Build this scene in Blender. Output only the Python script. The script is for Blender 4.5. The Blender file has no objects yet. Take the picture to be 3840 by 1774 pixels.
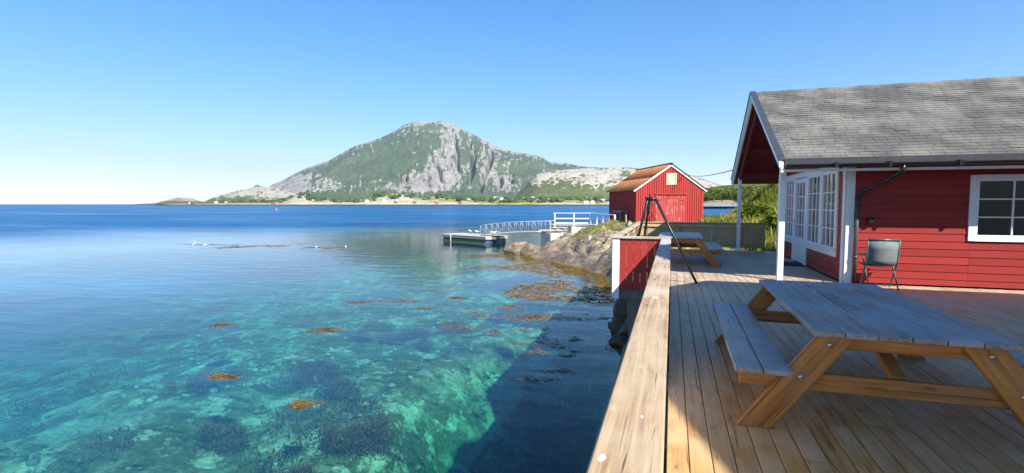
import bpy, bmesh, math, random
import numpy as np
from mathutils import Vector, Matrix, Euler

# ------------------------------------------------------------------ camera, sky, sun, exposure
sc = bpy.context.scene
R = math.radians
EYE = 1.6                       # eye height above the deck (deck top is z = 0)
YAW, PITCH = 17.512, 3.681
SEA = -1.85                     # water level
cd = bpy.data.cameras.new("camera"); cam = bpy.data.objects.new("camera", cd)
sc.collection.objects.link(cam); sc.camera = cam
cd.sensor_width = 36.0; cd.lens = 17.8125; cd.clip_start = 0.05; cd.clip_end = 60000
cam.location = (0, 0, EYE); cam.rotation_euler = (R(90 - PITCH), 0, R(YAW))

SUN_DIR = Vector((-0.82, 0.72, -1.0)).normalized()      # the way the light travels
SUN_EL = math.asin(-SUN_DIR.z)
SUN_AZ = math.atan2(-SUN_DIR.x, -SUN_DIR.y)             # clockwise from +Y
world = bpy.data.worlds.new("World"); sc.world = world; world.use_nodes = True
wn, wl = world.node_tree.nodes, world.node_tree.links
wn.clear()
w_out = wn.new("ShaderNodeOutputWorld"); w_bg = wn.new("ShaderNodeBackground"); w_sky = wn.new("ShaderNodeTexSky")
w_sky.sky_type = 'NISHITA'; w_sky.sun_disc = False
w_sky.sun_elevation = SUN_EL; w_sky.sun_rotation = SUN_AZ
w_sky.altitude = 2200; w_sky.air_density = 1.0; w_sky.dust_density = 0.0; w_sky.ozone_density = 3.0
w_hsv = wn.new("ShaderNodeHueSaturation"); w_hsv.inputs['Saturation'].default_value = 1.3
w_tone = wn.new("ShaderNodeMix"); w_tone.data_type = 'RGBA'; w_tone.blend_type = 'MULTIPLY'; w_tone.inputs[0].default_value = 1.0
w_tone.inputs[7].default_value = (0.95, 0.89, 1.06, 1.0)
wl.new(w_sky.outputs[0], w_hsv.inputs['Color']); wl.new(w_hsv.outputs[0], w_tone.inputs[6])
w_mul = wn.new("ShaderNodeVectorMath"); w_mul.operation = 'MULTIPLY_ADD'; w_mul.inputs[1].default_value = (0.13, 0.13, 0.13); w_mul.inputs[2].default_value = (1, 1, 1)
w_div = wn.new("ShaderNodeVectorMath"); w_div.operation = 'DIVIDE'          # softens the brightest sky, everywhere alike
wl.new(w_tone.outputs[2], w_mul.inputs[0]); wl.new(w_tone.outputs[2], w_div.inputs[0]); wl.new(w_mul.outputs[0], w_div.inputs[1]); wl.new(w_div.outputs[0], w_bg.inputs[0]); wl.new(w_bg.outputs[0], w_out.inputs[0])
w_bg.inputs[1].default_value = 0.145

sd = bpy.data.lights.new("sun", 'SUN'); sun = bpy.data.objects.new("sun", sd); sc.collection.objects.link(sun)
sd.energy = 4.3; sd.angle = R(0.53); sd.color = (1.0, 0.95, 0.87)
sun.rotation_euler = SUN_DIR.to_track_quat('-Z', 'Y').to_euler()
sc.view_settings.view_transform = 'Standard'; sc.view_settings.look = 'None'
sc.view_settings.exposure = 1.28; sc.view_settings.gamma = 1.0; sc.view_settings.use_curve_mapping = False
sc.cycles.max_bounces = 8; sc.cycles.transparent_max_bounces = 16
sc.cycles.use_denoising = True

random.seed(7)
RNG = np.random.default_rng(11)
FWD = (-math.sin(R(YAW)), math.cos(R(YAW))); RGT = (math.cos(R(YAW)), math.sin(R(YAW)))
def cr(r, f, z=0.0):
    """a bearing-aligned ground position: r metres right of and f metres along the view axis"""
    return (RGT[0] * r + FWD[0] * f, RGT[1] * r + FWD[1] * f, z)

# ------------------------------------------------------------------ material helpers
MATS = {}
class NT:
    def __init__(s, name):
        m = bpy.data.materials.new(name); m.use_nodes = True
        s.m = m; s.n = m.node_tree.nodes; s.l = m.node_tree.links
        s.n.clear(); s.out = s.n.new("ShaderNodeOutputMaterial")
        MATS[name] = m
    def node(s, t, **kw):
        x = s.n.new("ShaderNode" + t)
        for k, v in kw.items():
            if k.startswith("_"): setattr(x, k[1:], v)
            else: s.set(x, k, v)
        return x
    def set(s, x, k, v):
        sock = x.inputs[int(k[1:])] if (k[0] == "i" and k[1:].isdigit()) else x.inputs[k.replace("__", " ")]
        if isinstance(v, bpy.types.NodeSocket): s.l.new(v, sock)
        elif isinstance(v, bpy.types.Node): s.l.new(v.outputs[0], sock)
        else:
            if isinstance(v, tuple) and len(v) == 3 and sock.type == 'RGBA': v = (*v, 1)
            sock.default_value = v
    def coord(s, which="Object"): return s.node("TexCoord").outputs[which]
    def pos(s): return s.node("NewGeometry").outputs["Position"]
    def attr(s, name, what="Fac"): return s.node("Attribute", _attribute_name=name).outputs[what]
    def rand(s): return s.node("ObjectInfo").outputs["Random"]
    def math(s, op, a, b=0.0, clamp=False): return s.node("Math", _operation=op, _use_clamp=clamp, i0=a, i1=b).outputs[0]
    def vmath(s, op, a, b): return s.node("VectorMath", _operation=op, i0=a, i1=b).outputs[0]
    def map(s, v, scale=(1, 1, 1), rot=(0, 0, 0), loc=(0, 0, 0)):
        return s.node("Mapping", Vector=v, Scale=scale, Rotation=rot, Location=loc).outputs[0]
    def noise(s, v, scale=5.0, detail=4.0, rough=0.55, dist=0.0):
        return s.node("TexNoise", Vector=v, Scale=scale, Detail=detail, Roughness=rough, Distortion=dist).outputs[0]
    def voro(s, v, scale=5.0, feature='F1'):
        return s.node("TexVoronoi", _feature=feature, Vector=v, Scale=scale).outputs["Distance"]
    def ramp(s, f, stops, interp='LINEAR'):
        x = s.node("ValToRGB", Fac=f); r = x.color_ramp; r.interpolation = interp
        while len(r.elements) < len(stops): r.elements.new(0.5)
        for e, (p, c) in zip(r.elements, stops):
            e.position = p; e.color = (c, c, c, 1) if isinstance(c, (int, float)) else (*c, 1)
        return x.outputs[0]
    def mix(s, f, a, b, mode='MIX'):
        x = s.node("Mix", _data_type='RGBA', _blend_type=mode)
        for i, v in ((0, f), (6, a), (7, b)):
            if isinstance(v, bpy.types.NodeSocket): s.l.new(v, x.inputs[i])
            else: x.inputs[i].default_value = v if not isinstance(v, tuple) else (*v, 1)
        return x.outputs[2]
    def bump(s, h, strength=0.3, dist=0.01, normal=None):
        x = s.node("Bump", Height=h, Strength=strength, Distance=dist)
        if normal is not None: s.l.new(normal, x.inputs["Normal"])
        return x.outputs[0]
    def bsdf(s, color, rough=0.6, metal=0.0, spec=0.5, normal=None):
        b = s.node("BsdfPrincipled"); s.set(b, "Base Color", color); s.set(b, "Roughness", rough)
        b.inputs["Metallic"].default_value = metal; b.inputs["Specular IOR Level"].default_value = spec
        if normal is not None: s.l.new(normal, b.inputs["Normal"])
        return b.outputs[0]
    def done(s, shader): s.l.new(shader, s.out.inputs[0]); return s.m

def wood_mat(name, dark, mid, light, grey=None, greyness=0.4, rough=0.55, spec=0.4, knots=True, grain=1.0, sep=0.35, near_tint=None):
    """timber; the grain runs along the piece's own Y axis"""
    t = NT(name); o = t.coord(); rnd = t.rand()
    off = t.vmath('MULTIPLY', t.node("CombineXYZ", X=rnd, Y=t.math('MULTIPLY', rnd, 7.3), Z=t.math('MULTIPLY', rnd, 3.1)).outputs[0], (31.0, 17.0, 23.0))
    p = t.vmath('ADD', o, off)
    warp = t.noise(t.map(p, (3, 1.1, 3)), 1.0, 2.0)
    pw = t.vmath('ADD', p, t.vmath('MULTIPLY', t.node("CombineXYZ", X=warp, Y=0.0, Z=warp).outputs[0], (0.06, 0, 0.06)))
    g1 = t.noise(t.map(pw, (26 * grain, 0.9, 26 * grain)), 1.0, 5.0, 0.6)
    g2 = t.noise(t.map(pw, (120 * grain, 2.5, 120 * grain)), 1.0, 3.0, 0.6)
    blot = t.noise(p, 2.3, 4.0)
    c = t.ramp(g1, [(0.30, dark), (0.5, mid), (0.70, light)])
    c = t.mix(t.ramp(g2, [(0.35, 0.55), (0.6, 0.0)]), c, dark)
    if grey:
        gm = t.math('MULTIPLY', t.ramp(blot, [(0.36, 0.0), (0.62, 1.0)]), greyness * 1.6, True)
        c = t.mix(gm, c, grey)
        c = t.mix(t.ramp(t.noise(t.map(p, (9, 4, 9)), 1.0, 5.0, 0.7), [(0.60, 0.0), (0.72, 0.55)]), c, tuple(x * 1.25 for x in grey))
    ck = t.noise(t.map(pw, (55, 0.55, 55), (0, 0, 0), (3, 5, 1)), 1.0, 3.0, 0.55)
    ckm = t.ramp(ck, [(0.63, 0.0), (0.675, 1.0)])
    c = t.mix(t.math('MULTIPLY', ckm, 0.75), c, tuple(x * 0.4 for x in dark))
    if near_tint:                                       # warm near, greyer far: grazing sky reflection put into the colour
        wy = t.node("SeparateXYZ", i0=t.pos()).outputs[1]
        om = t.ramp(t.math('ADD', t.math('MULTIPLY', wy, 0.1), t.math('MULTIPLY', t.math('SUBTRACT', blot, 0.5), 0.5)), [(0.20, 1.0), (0.95, 0.0)])
        c = t.mix(om, c, t.mix(1.0, c, near_tint, 'MULTIPLY'))
    h = t.math('SUBTRACT', t.math('ADD', t.math('MULTIPLY', g1, 0.5), t.math('MULTIPLY', g2, 0.5)), t.math('MULTIPLY', ckm, 0.5))
    if knots:
        kv = t.voro(t.map(t.vmath('ADD', p, t.vmath('MULTIPLY', t.node("CombineXYZ", X=warp, Y=blot, Z=0.0).outputs[0], (0.05, 0.08, 0))), (8.0, 2.6, 8.0)), 1.0)
        km = t.ramp(kv, [(0.05, 1.0), (0.09, 0.35), (0.16, 0.0)])
        c = t.mix(t.math('MULTIPLY', km, 0.75), c, tuple(x * 0.6 for x in dark))
    c = t.mix(1.0, c, t.ramp(rnd, [(0.0, 1 - sep), (1.0, 1.0)]), 'MULTIPLY')
    return t.done(t.bsdf(c, t.ramp(blot, [(0.3, rough - .1), (0.7, rough + .12)]), 0, spec, t.bump(h, 0.35, 0.004)))

def paint_mat(name, col, rough=0.5, wear=None, wear_amt=0.0, var=0.12, spec=0.4, dirt=0.25, grain=(30, 2, 30)):
    t = NT(name); o = t.coord(); rnd = t.rand()
    p = t.vmath('ADD', o, t.vmath('MULTIPLY', t.node("CombineXYZ", X=rnd, Y=rnd, Z=rnd).outputs[0], (13.0, 29.0, 17.0)))
    n = t.noise(p, 3.0, 5.0, 0.6)
    g = t.noise(t.map(p, grain), 1.0, 4.0, 0.6)
    c = t.mix(t.math('MULTIPLY', t.ramp(n, [(0.4, 0.0), (0.75, 1.0)]), dirt), col, tuple(x * 0.55 for x in col))
    c = t.mix(1.0, c, t.ramp(rnd, [(0, 1 - var), (1, 1.0)]), 'MULTIPLY')
    if wear:
        c = t.mix(t.ramp(t.math('ADD', t.math('MULTIPLY', g, 0.7), t.math('MULTIPLY', n, 0.3)), [(0.60 - wear_amt * .25, 0.0), (0.68 - wear_amt * .25, 1.0)]), c, wear)
    return t.done(t.bsdf(c, rough, 0, spec, t.bump(g, 0.15, 0.003)))

def plain_mat(name, col, rough=0.5, metal=0.0, spec=0.5, var=0.15, scale=8.0):
    t = NT(name); n = t.noise(t.coord(), scale, 4.0)
    c = t.mix(t.ramp(n, [(0.35, 0.0), (0.7, 1.0)]), tuple(x * (1 - var) for x in col), tuple(min(1, x * (1 + var)) for x in col))
    return t.done(t.bsdf(c, rough, metal, spec))

wood_mat("deck_wood", (0.25, 0.155, 0.078), (0.51, 0.35, 0.195), (0.64, 0.465, 0.28), (0.52, 0.435, 0.345), 0.5, 0.5, 0.5, sep=0.14, near_tint=(1.0, 0.71, 0.33))
wood_mat("cap_wood", (0.20, 0.125, 0.065), (0.48, 0.37, 0.25), (0.62, 0.51, 0.38), (0.50, 0.45, 0.395), 0.6, 0.6, 0.3, grain=1.7, sep=0.1, near_tint=(1.0, 0.87, 0.67))
wood_mat("grey_wood", (0.10, 0.09, 0.075), (0.22, 0.19, 0.155), (0.30, 0.265, 0.22), (0.26, 0.25, 0.235), 0.4, 0.75, 0.25, sep=0.3)
wood_mat("fence_wood", (0.30, 0.20, 0.095), (0.60, 0.44, 0.23), (0.70, 0.55, 0.32), (0.52, 0.43, 0.30), 0.35, 0.7, 0.25, sep=0.25)
wood_mat("table_top", (0.09, 0.072, 0.058), (0.25, 0.215, 0.185), (0.37, 0.335, 0.305), (0.33, 0.325, 0.33), 0.7, 0.42, 0.6, sep=0.25)
wood_mat("table_leg", (0.22, 0.072, 0.010), (0.52, 0.20, 0.026), (0.62, 0.29, 0.05), (0.36, 0.22, 0.12), 0.22, 0.5, 0.4, sep=0.2)
wood_mat("pier_wood", (0.26, 0.24, 0.20), (0.50, 0.47, 0.41), (0.62, 0.59, 0.53), (0.46, 0.44, 0.42), 0.4, 0.75, 0.2, sep=0.25)
paint_mat("red_paint", (0.34, 0.024, 0.019), 0.5, None, 0, 0.25, dirt=.35)
paint_mat("red_board", (0.40, 0.036, 0.026), 0.55, (0.42, 0.25, 0.20), -0.1, 0.2)
paint_mat("barn_red", (0.42, 0.034, 0.026), 0.6, (0.50, 0.22, 0.18), -0.1, 0.22)
paint_mat("worn_red", (0.42, 0.040, 0.032), 0.65, (0.46, 0.27, 0.24), 0.25, 0.15, grain=(30, 1.2, 30))
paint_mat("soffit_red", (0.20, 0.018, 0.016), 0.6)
paint_mat("white_paint", (0.80, 0.80, 0.79), 0.4, None, 0, 0.03, dirt=0.12)
paint_mat("worn_white", (0.78, 0.78, 0.77), 0.5, (0.42, 0.40, 0.36), 0.05, 0.05, dirt=0.2)
paint_mat("cream_panel", (0.72, 0.66, 0.47), 0.5, None, 0, 0.06)
plain_mat("pale_stone", (0.30, 0.29, 0.22), 0.9, var=.5, scale=2.0)
plain_mat("bleached_paint", (0.58, 0.57, 0.55), 0.6)
plain_mat("black_plastic", (0.012, 0.012, 0.013), 0.35)
plain_mat("pipe_grey", (0.075, 0.072, 0.060), 0.4)
plain_mat("edge_metal", (0.045, 0.048, 0.055), 0.4, 0.0, 0.5)
plain_mat("black_steel", (0.03, 0.033, 0.038), 0.38, 0.55, 0.5, 0.4, 20)
plain_mat("zinc", (0.5, 0.5, 0.5), 0.4, 0.8)
plain_mat("rail_metal", (0.50, 0.50, 0.49), 0.5, 0.2)
plain_mat("green_tube", (0.03, 0.10, 0.085), 0.35)
plain_mat("grey_fabric", (0.16, 0.18, 0.18), 0.9)
plain_mat("dark_fabric", (0.02, 0.025, 0.025), 0.9)
plain_mat("mat_rubber", (0.012, 0.012, 0.012), 0.9)
plain_mat("tar_black", (0.02, 0.022, 0.022), 0.6)
plain_mat("float_blue", (0.03, 0.075, 0.14), 0.5)
plain_mat("algae", (0.16, 0.17, 0.015), 0.8, var=0.4)
plain_mat("curtain", (0.55, 0.54, 0.50), 0.9)
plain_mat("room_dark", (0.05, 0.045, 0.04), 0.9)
plain_mat("gull_white", (0.85, 0.85, 0.85), 0.7, var=0.02)
plain_mat("gull_grey", (0.42, 0.44, 0.47), 0.7)
plain_mat("beak_yellow", (0.6, 0.35, 0.03), 0.5)
plain_mat("buoy_red", (0.65, 0.16, 0.13), 0.4)
plain_mat("ink_red", (0.10, 0.02, 0.06), 0.7)
plain_mat("bark", (0.12, 0.09, 0.07), 0.9)
plain_mat("house_white", (0.8, 0.8, 0.79), 0.6, var=0.04)
plain_mat("house_red", (0.38, 0.05, 0.045), 0.6)
plain_mat("house_brown", (0.20, 0.12, 0.09), 0.6)
plain_mat("house_roof", (0.09, 0.09, 0.10), 0.6)
plain_mat("house_roof_light", (0.45, 0.43, 0.43), 0.6)
plain_mat("house_roof_green", (0.16, 0.34, 0.20), 0.6)
plain_mat("house_glass", (0.03, 0.04, 0.05), 0.1)
plain_mat("dropping", (0.85, 0.85, 0.82), 0.8, var=0.03)
plain_mat("cable_black", (0.05, 0.05, 0.05), 0.6)

def shingle_mat():
    t = NT("shingle"); o = t.coord(); rnd = t.rand(); P = t.pos()
    n = t.noise(P, 140, 2.0, 0.7); b = t.noise(P, 1.3, 4.0)
    c = t.ramp(n, [(0.3, (0.05, 0.049, 0.047)), (0.55, (0.112, 0.108, 0.102)), (0.72, (0.24, 0.23, 0.215))])
    c = t.mix(t.math('MULTIPLY', t.ramp(b, [(0.42, 0.0), (0.62, 1.0)]), 0.55), c, (0.27, 0.25, 0.215))
    c = t.mix(t.math('MULTIPLY', t.ramp(t.noise(t.map(P, (3.0, .5, .5)), 1.0, 4.0, .6), [(.52, 0.0), (.7, 1.0)]), 0.25), c, (0.06, 0.06, 0.055))
    c = t.mix(1.0, c, t.ramp(rnd, [(0, 0.86), (1, 1.0)]), 'MULTIPLY')
    t.done(t.bsdf(c, 0.9, 0, 0.15, t.bump(n, 0.5, 0.004)))
shingle_mat()
def rust_mat():
    t = NT("rusty_sheet"); o = t.coord(); rnd = t.rand()
    p = t.vmath('ADD', o, t.vmath('MULTIPLY', t.node("CombineXYZ", X=rnd, Y=rnd, Z=0.0).outputs[0], (7.0, 13.0, 0)))
    n = t.noise(t.map(p, (5.0, 0.5, 1)), 1.0, 5.0, 0.65); m = t.noise(p, 1.1, 4.0); f = t.noise(p, 14, 3.0)
    c = t.ramp(n, [(0.30, (0.26, 0.09, 0.045)), (0.46, (0.58, 0.19, 0.05)), (0.60, (0.68, 0.27, 0.07)), (0.76, (0.46, 0.20, 0.12))])
    c = t.mix(t.ramp(m, [(0.48, 0.0), (0.68, 0.8)]), c, (0.28, 0.14, 0.11))
    c = t.mix(t.ramp(f, [(0.64, 0.0), (0.72, 0.7)]), c, (0.50, 0.38, 0.30))
    t.done(t.bsdf(c, 0.75, 0, 0.3))
rust_mat()
def concrete_mat():
    t = NT("concrete"); P = t.pos()
    n = t.noise(P, 1.6, 5.0); f = t.noise(P, 16, 4.0)
    c = t.ramp(n, [(0.3, (0.38, 0.35, 0.295)), (0.7, (0.54, 0.51, 0.445))])
    c = t.mix(t.ramp(f, [(0.55, 0), (0.75, 0.5)]), c, (0.25, 0.235, 0.20))
    t.done(t.bsdf(c, 0.85, 0, 0.3, t.bump(f, 0.3, 0.02)))
concrete_mat()
def glass_mat():
    t = NT("window_glass")
    fr = t.node("Fresnel", IOR=1.5).outputs[0]
    tr = t.node("BsdfTransparent", Color=(0.80, 0.84, 0.84)); gl = t.node("BsdfGlossy", Color=(1.0, 1.0, 1.0), Roughness=0.01)
    mx = t.node("MixShader", Fac=t.math('MULTIPLY', fr, 1.7, True)); t.l.new(tr.outputs[0], mx.inputs[1]); t.l.new(gl.outputs[0], mx.inputs[2])
    t.done(mx.outputs[0])
glass_mat()
def rock_mat(name, lichen=0.5, dark=1.0, veg=False):
    t = NT(name); P = t.pos()
    st = t.map(P, (0.55, 0.55, 1.7), (0.5, 0.35, 0.6))
    a = t.noise(st, 2.6, 8.0, 0.68, 0.8); b = t.noise(P, 0.5, 4.0); f = t.noise(P, 9.0, 6.0, 0.7)
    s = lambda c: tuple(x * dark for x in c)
    c = t.ramp(a, [(0.34, s((0.05, 0.062, 0.045))), (0.45, s((0.235, 0.17, 0.108))), (0.54, s((0.37, 0.28, 0.19))), (0.64, s((0.54, 0.475, 0.38)))])
    c = t.mix(t.ramp(t.voro(t.map(P, (0.8, 0.8, 1.6), (0.4, 0.2, 0.5)), 1.5, 'DISTANCE_TO_EDGE'), [(0.0, 0.65), (0.035, 0.0)]), c, s((0.05, 0.042, 0.035)))
    c = t.mix(t.math('MULTIPLY', t.ramp(b, [(0.45, 0.0), (0.62, 1.0)]), 0.35), c, s((0.34, 0.24, 0.14)))
    z = t.node("SeparateXYZ", i0=P).outputs[2]
    low = t.ramp(t.math('MULTIPLY', t.math('ADD', z, 1.85), 0.8), [(0.0, 0.95), (0.45, 0.75), (0.95, 0.12)])
    c = t.mix(t.math('MULTIPLY', low, 0.72), c, s((0.10, 0.082, 0.062)))
    wet = t.ramp(t.math('ADD', z, 1.85 + .15), [(0.0, 1.0), (0.14, 0.85), (0.21, 0.0)])
    c = t.mix(t.math('MULTIPLY', wet, t.ramp(t.noise(P, 2.6, 4.0, .65), [(.36, 0.0), (.52, 1.0)])), c, s(tuple((0.26, 0.15, 0.02))))
    if lichen:
        li = t.math('MULTIPLY', t.ramp(t.noise(P, 3.3, 5.0, 0.7), [(0.52, 0.0), (0.62, 1.0)]), t.ramp(z, [(0.3, 0), (1.0, lichen)]) if False else lichen)
        hi = t.ramp(t.math('MULTIPLY', t.math('ADD', z, 1.2), 0.8), [(0.0, 0.0), (0.7, 1.0)])
        c = t.mix(t.math('MULTIPLY', li, hi), c, (0.46, 0.39, 0.20))
    if veg:
        vm = t.attr("veg")
        gm = t.ramp(t.math('ADD', vm, t.math('MULTIPLY', t.math('SUBTRACT', t.noise(P, 1.7, 5.0, 0.7), 0.5), 0.9)), [(0.45, 0.0), (0.6, 1.0)])
        gc = t.ramp(t.noise(P, 0.9, 5.0, 0.7), [(0.3, (0.055, 0.085, 0.015)), (0.55, (0.14, 0.155, 0.03)), (0.75, (0.26, 0.21, 0.07))])
        c = t.mix(gm, c, gc)
    h = t.math('ADD', a, t.math('MULTIPLY', f, 0.35))
    return t.done(t.bsdf(c, 0.85, 0, 0.3, t.bump(h, 0.9, 0.10)))
rock_mat("rock", 0.7, 1.0, True)
rock_mat("boulder_rock", 0.0, 1.0)
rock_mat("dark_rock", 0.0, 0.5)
def leaf_mat(name, a, b, c3):
    t = NT(name); rnd = t.rand(); v = t.attr("tint")
    c = t.ramp(v, [(0.0, a), (0.5, b), (1.0, c3)])
    c = t.mix(1.0, c, t.ramp(rnd, [(0, 0.75), (1, 1.1)]), 'MULTIPLY')
    d = t.node("BsdfDiffuse", Color=c); tl = t.node("BsdfTranslucent", Color=c)
    mx = t.node("MixShader", Fac=0.25); t.l.new(d.outputs[0], mx.inputs[1]); t.l.new(tl.outputs[0], mx.inputs[2])
    t.done(mx.outputs[0])
leaf_mat("leaves", (0.048, 0.085, 0.011), (0.13, 0.17, 0.020), (0.27, 0.26, 0.05))
leaf_mat("grass_blades", (0.055, 0.11, 0.012), (0.21, 0.225, 0.035), (0.50, 0.36, 0.13))
leaf_mat("far_leaves", (0.035, 0.070, 0.024), (0.080, 0.130, 0.036), (0.17, 0.20, 0.06))
leaf_mat("kelp", (0.055, 0.028, 0.008), (0.19, 0.105, 0.016), (0.40, 0.26, 0.03))
leaf_mat("bottom_weed", (0.06, 0.038, 0.016), (0.16, 0.105, 0.04), (0.34, 0.24, 0.08))

def seabed_mat():
    t = NT("seabed"); P = t.pos()
    big = t.noise(P, 0.42, 6.0, 0.66, 0.5); mid = t.noise(P, 1.9, 6.0, 0.68); fine = t.noise(P, 11.0, 4.0, 0.7)
    sand = t.ramp(fine, [(0.3, (0.19, 0.20, 0.12)), (0.55, (0.37, 0.37, 0.235)), (0.75, (0.56, 0.55, 0.37))])
    weed = t.ramp(fine, [(0.3, (0.05, 0.052, 0.022)), (0.6, (0.15, 0.14, 0.055)), (0.75, (0.33, 0.28, 0.11))])
    m = t.math('ADD', t.math('ADD', t.math('MULTIPLY', big, 0.50), t.math('MULTIPLY', mid, 0.36)), t.math('MULTIPLY', t.noise(P, 5.5, 5.0, 0.7), 0.18))
    c = t.mix(t.ramp(m, [(0.44, 0.0), (0.525, 1.0)]), sand, weed)
    z = t.node("SeparateXYZ", i0=P).outputs[2]
    tidal = t.ramp(t.math('ADD', z, 1.85 + 1.1), [(0.0, 0.0), (0.55, 1.0)])
    c = t.mix(t.math('MULTIPLY', tidal, t.ramp(t.noise(P, 1.6, 4.0, .65), [(.3, .55), (.5, 1.0)])), c, t.ramp(t.noise(P, 7.0, 4.0, .7), [(.35, (0.09, 0.045, 0.008)), (.5, (0.27, 0.155, 0.02)), (.68, (0.48, 0.31, 0.05))]))
    pt = t.noise(P, 1.15, 6.0, 0.66, 0.15)
    c = t.mix(t.ramp(pt, [(0.53, 0.0), (0.60, 0.85)]), c, t.ramp(fine, [(0.3, (0.34, 0.35, 0.22)), (0.7, (0.68, 0.67, 0.48))]))
    c = t.mix(t.ramp(t.noise(P, 26.0, 3.0, .7), [(0.60, 0.0), (0.70, 0.45)]), c, (0.60, 0.58, 0.42))
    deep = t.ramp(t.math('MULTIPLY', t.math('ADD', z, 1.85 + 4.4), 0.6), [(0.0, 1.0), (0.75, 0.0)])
    c = t.mix(t.math('MULTIPLY', deep, 0.85), c, (0.05, 0.05, 0.035))  # bed darker with depth, making the shaded trench look darker still
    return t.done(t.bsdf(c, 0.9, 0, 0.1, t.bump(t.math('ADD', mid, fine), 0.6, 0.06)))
seabed_mat()
def water_mat():
    t = NT("sea_water"); P = t.pos(); d = t.attr("depth"); wind = t.attr("wind")
    d2 = t.math('MULTIPLY', d, t.ramp(t.noise(t.map(P, (1, 1, 0)), 0.11, 3.0), [(0.3, 0.55), (0.7, 1.3)])); kb = t.math('SUBTRACT', 1.0, t.math('POWER', 0.955, t.math('MULTIPLY', d2, d2)))
    rip = t.noise(t.map(P, (0.9, 2.0, 1), (0, 0, R(-8))), 0.55, 3.0, 0.55, 0.3)
    sm = t.noise(t.map(P, (1.1, 2.2, 1), (0, 0, R(-14))), 2.6, 3.0, 0.6)
    chop = t.noise(t.map(P, (0.5, 1.0, 1), (0, 0, R(8))), 0.65, 6.0, 0.62)
    patch = t.noise(t.map(P, (0.012, 0.055, 1), (0, 0, R(8))), 1.0, 5.0, 0.68)
    ws = t.math('MULTIPLY', wind, t.ramp(patch, [(0.38, 0.35), (0.55, 1.0)]))
    h = t.math('ADD', t.math('MULTIPLY', rip, 0.024), t.math('MULTIPLY', sm, 0.0022))
    h = t.math('ADD', h, t.math('MULTIPLY', t.math('MULTIPLY', chop, 0.22), ws))
    nrm = t.bump(h, 1.0, 1.0)
    body = t.mix(wind, (0.010, 0.25, 0.47), (0.002, 0.085, 0.225))
    tr = t.node("BsdfTransparent", Color=(1.0, 1.0, 1.0)); df = t.node("BsdfDiffuse", Color=body)
    lo = t.node("MixShader", Fac=kb); t.l.new(tr.outputs[0], lo.inputs[1]); t.l.new(df.outputs[0], lo.inputs[2])
    fr = t.node("Fresnel", IOR=1.33); t.l.new(nrm, fr.inputs["Normal"])
    fmax = t.mix(wind, (0.75, 0.75, 0.75), t.ramp(patch, [(0.36, 0.36), (0.50, 0.18), (0.64, 0.11)]))
    fac = t.math('MINIMUM', fr.outputs[0], fmax)
    gl = t.node("BsdfGlossy", Color=(1.0, 1.0, 1.0), Roughness=t.math('ADD', 0.02, t.math('MULTIPLY', wind, 0.16))); t.l.new(nrm, gl.inputs["Normal"])
    mx = t.node("MixShader", Fac=fac); t.l.new(lo.outputs[0], mx.inputs[1]); t.l.new(gl.outputs[0], mx.inputs[2])
    va = t.node("VolumeAbsorption", Color=(0.02, 0.83, 0.72), Density=0.26); t.l.new(va.outputs[0], t.out.inputs["Volume"])
    return t.done(mx.outputs[0])
water_mat()
def hill_mat(name, rockc, vegc, scale):
    """bare rock and vegetation by the 'rock' value of the mesh, broken up by noise"""
    t = NT(name); P = t.pos(); rk = t.attr("rock")
    v = t.map(P, (1, 1, 0.4))
    n = t.noise(v, scale, 9.0, 0.72, 0.6); f = t.noise(v, scale * 5, 6.0, 0.72); b = t.noise(v, scale * 0.35, 3.0)
    nm = t.math('ADD', t.math('MULTIPLY', t.math('SUBTRACT', n, 0.5), 2.0), t.math('MULTIPLY', t.math('SUBTRACT', f, 0.5), 0.9))
    m = t.ramp(t.math('ADD', rk, nm), [(0.42, 0.0), (0.58, 1.0)])
    rc = t.ramp(t.math('ADD', t.math('MULTIPLY', f, 0.6), t.math('MULTIPLY', n, 0.4)), [(0.36, rockc[0]), (0.52, rockc[1]), (0.66, rockc[2])])
    vc = t.ramp(t.math('ADD', t.math('MULTIPLY', f, 0.65), t.math('MULTIPLY', b, 0.35)), [(0.36, vegc[0]), (0.52, vegc[1]), (0.68, vegc[2])])
    c = t.mix(m, vc, rc)
    return t.done(t.bsdf(c, 0.95, 0, 0.1, t.bump(t.math('ADD', n, t.math('MULTIPLY', f, 0.4)), 1.0, 0.25 / scale)))
hill_mat("mountain", ((0.14, 0.13, 0.115), (0.28, 0.26, 0.23), (0.45, 0.42, 0.37)), ((0.032, 0.060, 0.034), (0.066, 0.102, 0.048), (0.14, 0.165, 0.074)), 0.010)
hill_mat("bare_hill", ((0.24, 0.215, 0.17), (0.42, 0.38, 0.31), (0.56, 0.515, 0.435)), ((0.045, 0.070, 0.022), (0.10, 0.12, 0.035), (0.20, 0.18, 0.07)), 0.022)
hill_mat("shore_land", ((0.30, 0.25, 0.18), (0.46, 0.40, 0.30), (0.60, 0.54, 0.43)), ((0.08, 0.12, 0.02), (0.24, 0.25, 0.05), (0.42, 0.35, 0.13)), 0.03)
hill_mat("green_headland", ((0.12, 0.10, 0.085), (0.26, 0.23, 0.19), (0.42, 0.38, 0.32)), ((0.03, 0.055, 0.012), (0.075, 0.11, 0.02), (0.17, 0.18, 0.04)), 0.16)

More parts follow.
